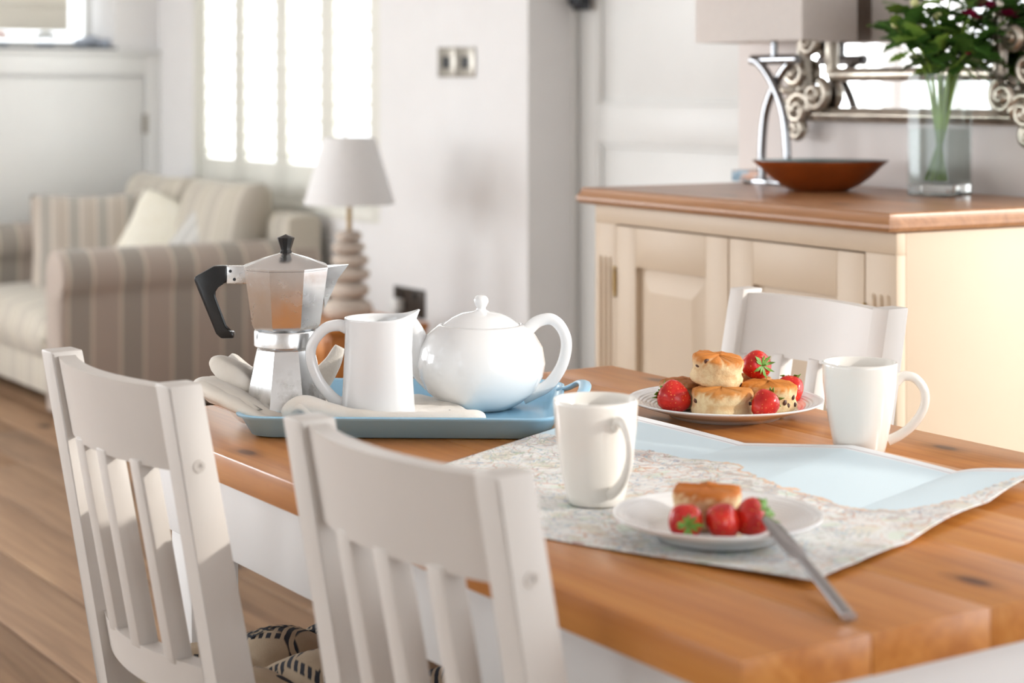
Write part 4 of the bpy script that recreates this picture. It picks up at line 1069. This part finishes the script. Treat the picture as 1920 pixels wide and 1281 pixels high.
# crossing ribbon legs, laid out facing the room
for s in (-1, 1):
    tube('ribbon_leg', [(-s * .05, s * .006, .01), (-s * .05, s * .006, .08), (-s * .037, s * .006, .165), (0, s * .006, .232), (s * .045, s * .006, .276), (s * .074, s * .006, zt)], .0105, M['chrome'], la, 14, (0, 1, 0), .8)
tube('top_bar', [(-.078, 0, zt), (0, 0, zt), (.078, 0, zt)], .0115, M['chrome'], la, 14, (0, 1, 0), .8, k=2)
tube('lamp_neck', [(0, 0, zt), (0, 0, zt + .06)], .008, M['chrome'], la, 10, (0, 1, 0), k=2)
zs0 = CAMZ - (79 - HOR) * q - SZ
hx, hy = .185, .082
def rect(hx_, hy_): return [(hx_, hy_), (-hx_, hy_), (-hx_, -hy_), (hx_, -hy_)]
rings('lamp_shade', [(rect(hx, hy), zs0), (rect(hx, hy), zs0 + .22), (rect(hx - .003, hy - .003), zs0 + .22), (rect(hx - .003, hy - .003), zs0), (rect(hx, hy), zs0)], M['shade2'], la, False, False, sharp=30)
# mirror
mz0 = 1.135; mx0, mx1 = -3.30, -2.585; MHT = .86
mi = thing('wall_mirror', 'ornate antique silver wall mirror with carved scroll corners', 'mirror', ((mx0 + mx1) / 2, YM - .001, mz0))
hw = (mx1 - mx0) / 2
box('backing', -hw + .02, hw - .02, -.012, 0, .01, MHT - .01, M['frame'], mi)
box('mirror_glass', -hw + .03, hw - .03, -.0165, -.0125, .02, MHT - .02, M['mirror'], mi, 0)
def rail(name, a, b, r):
    d = Vector(b) - Vector(a)
    tube(name, [a, (Vector(a) + Vector(b)) / 2, b], r, M['frame'], mi, 16, (0, 1, 0), .8, k=3)
for (i_, r_) in ((.014, .0165), (.105, .015)):
    for a, b in (((-hw + i_, -.02, i_), (hw - i_, -.02, i_)), ((-hw + i_, -.02, MHT - i_), (hw - i_, -.02, MHT - i_)), ((-hw + i_, -.02, i_), (-hw + i_, -.02, MHT - i_)), ((hw - i_, -.02, i_), (hw - i_, -.02, MHT - i_))):
        rail('frame_rail', a, b, r_)
        if r_ > .016:
            o2 = [(x, y_ - .012, z) for x, y_, z in (a, b)]
            tube('frame_bead', [o2[0], ((o2[0][0] + o2[1][0]) / 2, o2[0][1], (o2[0][2] + o2[1][2]) / 2), o2[1]], .006, M['frame'], mi, 8, (0, 1, 0), k=3)
def spiral(r0, turns, n=46, sgn=1, a0=0):
    return [(r0 * (1 - .86 * i / n) * cos(a0 + sgn * turns * 2 * pi * i / n), -.034 - .014 * i / n, r0 * (1 - .86 * i / n) * sin(a0 + sgn * turns * 2 * pi * i / n)) for i in range(n + 1)]
for sx in (-1, 1):
    for sz in (0, 1):
        cx, cz = sx * (hw - .03), (.03 if sz == 0 else MHT - .03); dz = 1 if sz == 0 else -1
        for (ox, oz, r0, sg, a0) in ((.012, -.005, .040, 1, 0), (-.045, .028, .036, -1, 1.2), (.022, .085, .036, 1, 2.2), (-.02, .15, .026, -1, .4), (.02, -.052, .020, -1, 1.0)):
            tube('carved_scroll', [(cx - sx * -ox + x * -sx, y_, cz + oz * dz + z * dz) for x, y_, z in spiral(r0, 1.6, 46, sg, a0)], lambda u: .0125 - .006 * u, M['frame'], mi, 8, (0, 1, 0), k=0)
            lathe('scroll_boss', [(.0001, 0), (.011, 0), (.009, .008), (.0001, .012)], M['frame'], mi, 14, (cx + sx * ox, -.036, cz + oz * dz), (pi / 2, 0, 0))
        for j in range(6):
            a = radians(200 + 32 * j); L = .075
            pts = [(cx + sx * (.01 + .3 * L * cos(a)), -.03, cz + dz * (.04 + .3 * L * sin(a))), (cx + sx * (.01 + .7 * L * cos(a)), -.045, cz + dz * (.04 + .7 * L * sin(a))), (cx + sx * (.01 + L * cos(a + .25)), -.030, cz + dz * (.04 + L * sin(a + .25)))]
            tube('acanthus_leaf', pts, lambda u: .012 * (1 - u * .75), M['frame'], mi, 8, (0, 1, 0), .6, k=5)

# ------------------------------------------------------------------ sofa and its cushions
SX0, SX1, SY0, SY1 = -8.12, -6.50, 2.30, 3.36
so = thing('sofa', 'two seat sofa in taupe striped cloth with rolled arms', 'sofa', (SX0, SY0, 0))
SL, SDp = SX1 - SX0, SY1 - SY0
box('base', .05, SL - .05, .05, SDp - .02, .06, .24, M['sofaX'], so, .02)
def arm(x0, x1):
    w_ = x1 - x0; n = 20
    poly = [(x0 + .015, .03)] + [(x0 + .015, .44)]
    cx = (x0 + x1) / 2; r_ = .098
    for i in range(n + 1):
        a = radians(215 - 250 * i / n); poly.append((cx + r_ * cos(a), .525 + r_ * sin(a)))
    poly += [(x1 - .015, .44), (x1 - .015, .03)]
    o = prism('arm', poly, 'y', 0, SDp - .02, M['sofaY'], so, .012, sharp=50)
    return o
arm(SL - .19, SL); arm(0, .19)
def seatpuff(p_, u, v, sg): return Vector((p_.x, p_.y, p_.z))
pillow('seat_cushion_pad', SL - .36, SDp - .22, .24, M['sofaX'], so, (SL / 2, (SDp - .22) / 2 - .01, .285), (0, 0, 0), 30, .22)
box('back_frame', .02, SL - .02, SDp - .16, SDp, .06, .72, M['sofaX'], so, .04)
pillow('back_cushion', (SL - .36) / 2, .46, .24, M['sofaX'], so, (.18 + (SL - .36) / 4, SDp - .23, .61), (radians(78), 0, 0), 24, .3)
pillow('back_cushion', (SL - .36) / 2, .46, .24, M['sofaX'], so, (SL - .18 - (SL - .36) / 4, SDp - .23, .61), (radians(78), 0, 0), 24, .3)
for sx in (.1, SL - .1):
    for sy in (.08, SDp - .1): lathe('foot', [(.022, 0), (.028, .06), (.03, .07)], M['chestwood'], so, 14, (sx, sy, 0))
def cushion(lab, px, py, D_, s, th, rot, mat):
    X = (px - 960) / FPX * D_; z = CAMZ - (py - HOR) * D_ / FPX
    t = thing('scatter_cushion', lab, 'cushion', (SN * X - CS * D_, CS * X + SN * D_, z), 0, 'scatter cushions on the sofa')
    t.rotation_euler = rot
    pillow('cushion_cover', s, s, th, mat, t, n=22, e=.42)
    V, F = tube_vf(cr([(-s * .46, -s * .46, 0), (0, -s * .45, 0), (s * .46, -s * .46, 0), (s * .45, 0, 0), (s * .46, s * .46, 0), (0, s * .45, 0), (-s * .46, s * .46, 0), (-s * .45, 0, 0)], 4), .004, 6)
    mk('piping', V, F, mat, t)
cushion('large taupe striped cushion leaning on the far sofa arm', 165, 465, 7.75, .46, .15, (radians(72), radians(0), radians(72)), M['cushstripe'])
cushion('cream cushion in the sofa corner', 312, 448, 7.75, .36, .13, (radians(60), radians(20), radians(52)), M['cushcream'])
cushion('small pale grey striped cushion against the sofa back', 400, 452, 7.5, .32, .12, (radians(58), radians(24), radians(30)), M['cushgrey'])

# ------------------------------------------------------------------ bedside chest with pebble lamp
DZ = .427
p = W(655, 600, DZ)
cb = thing('side_chest', 'small orange pine chest of drawers beside the sofa', 'chest', (p.x, p.y, 0), 0)
cw, cd = .21, .19
box('chest_body', -cw + .015, cw - .015, -cd + .015, cd, 0, DZ - .022, M['chestwood'], cb, .002)
box('chest_top', -cw, cw, -cd, cd, DZ - .0218, DZ, M['chestwood'], cb, .004)
for i in range(3):
    z0 = .035 + i * .122
    d = box('drawer', -cw + .03, cw - .03, -cd + .003, -cd + .0148, z0, z0 + .112, M['chestwood'], cb, .003)
    lathe('knob', [(.006, 0), (.006, .01), (.014, .016), (.014, .022), (.0001, .026)], M['chestwood'], d, 16, (0, -cd + .003, z0 + .056), (pi / 2, 0, 0))
lp = thing('pebble_lamp', 'lamp of stacked pale pebbles with white cone shade', 'lamp', (p.x, p.y, DZ + .0003), CR)
q = 6.4 / FPX
zc = 0
for i, (r_, h_) in enumerate(((.090, .075), (.073, .058), (.070, .050), (.062, .046), (.056, .044), (.05, .036))):
    a = random.random() * 6
    lathe('pebble', [(.0001, 0), (r_ * .55, .001), (r_ * .85, h_ * .18), (r_, h_ * .48), (r_ * .9, h_ * .78), (r_ * .6, h_ * .97), (.0001, h_)], M['stone'], lp, 28, (random.uniform(-.005, .005), random.uniform(-.005, .005), zc), (0, 0, a), 180,
          fn=lambda q_, a_: Vector((q_.x * 1.06, q_.y * .94, q_.z)))
    zc += h_ * .97
tube('lamp_stem', [(0, 0, zc), (0, 0, zc + .06), (0, 0, zc + .1)], .008, M['brass'], lp, 10, (0, 1, 0), k=2)
z0 = (600 - 385) * q; z1 = (600 - 262) * q
lathe('lamp_shade', [(.154, z0), (.088, z1), (.0865, z1), (.1525, z0), (.154, z0)], M['shade'], lp, 56, sharp=40)

# ------------------------------------------------------------------ things on the slate sill
def sill(px, D_=None):
    q_ = WX(px, 80, XL - .1); return q_.y
for (px, kind, lab) in ((-2, 'peach', 'peach flower head at the left end of the slate sill'), (85, 'whitepetal', 'white flower head on the slate sill')):
    t = thing('flower_head', lab, 'flower', (XL - .1, sill(px), nz + .0003), 0)
    V, F = [], []; R_ = .055 if kind == 'peach' else .062
    for j in range(60):
        a = j * 2.4; el = 1.4 - 1.5 * (j / 60); ln = R_ * (.6 + .4 * j / 60)
        d = Vector((cos(a) * cos(el), sin(a) * cos(el), sin(el) * .8)); s_ = Vector((-sin(a), cos(a), 0)) * .016; u_ = Vector((0, 0, .004))
        b0 = len(V); V += [d * .01, d * ln * .65 + s_ + u_, d * ln * .65 - s_ + u_, d * ln, d * ln * .65 - u_]
        F += [(b0, b0 + 1, b0 + 4), (b0, b0 + 4, b0 + 2), (b0 + 1, b0 + 3, b0 + 4), (b0 + 4, b0 + 3, b0 + 2)]
    mk('petals', [v + Vector((0, 0, .042)) for v in V], F, M[kind], t)
    lathe('dish', [(.0001, 0), (.03, 0), (.045, .012), (.047, .02), (.043, .02), (.03, .008), (.0001, .006)], M['bluegrey'], t, 24)
for i, (px, r_) in enumerate(((150, .035), (172, .045), (196, .032))):
    t = lathe('pebble_ornament', [(.0001, 0), (r_ * .6, .002), (r_ * .95, r_ * .35), (r_, r_ * .6), (r_ * .8, r_ * 1.05), (.0001, r_ * 1.3)], M['bluegrey'], None, 20, (XL - .08 - .04 * (i % 2), sill(px), nz + .0003), sharp=180, fn=lambda q_, a_: Vector((q_.x * .9, q_.y * 1.15, q_.z)))
    tag(t, ('small blue grey pebble next to the white flower on the sill', 'largest blue grey pebble on the slate sill', 'blue grey pebble at the right end of the slate sill')[i], 'ornament', 'pebbles on the slate sill')
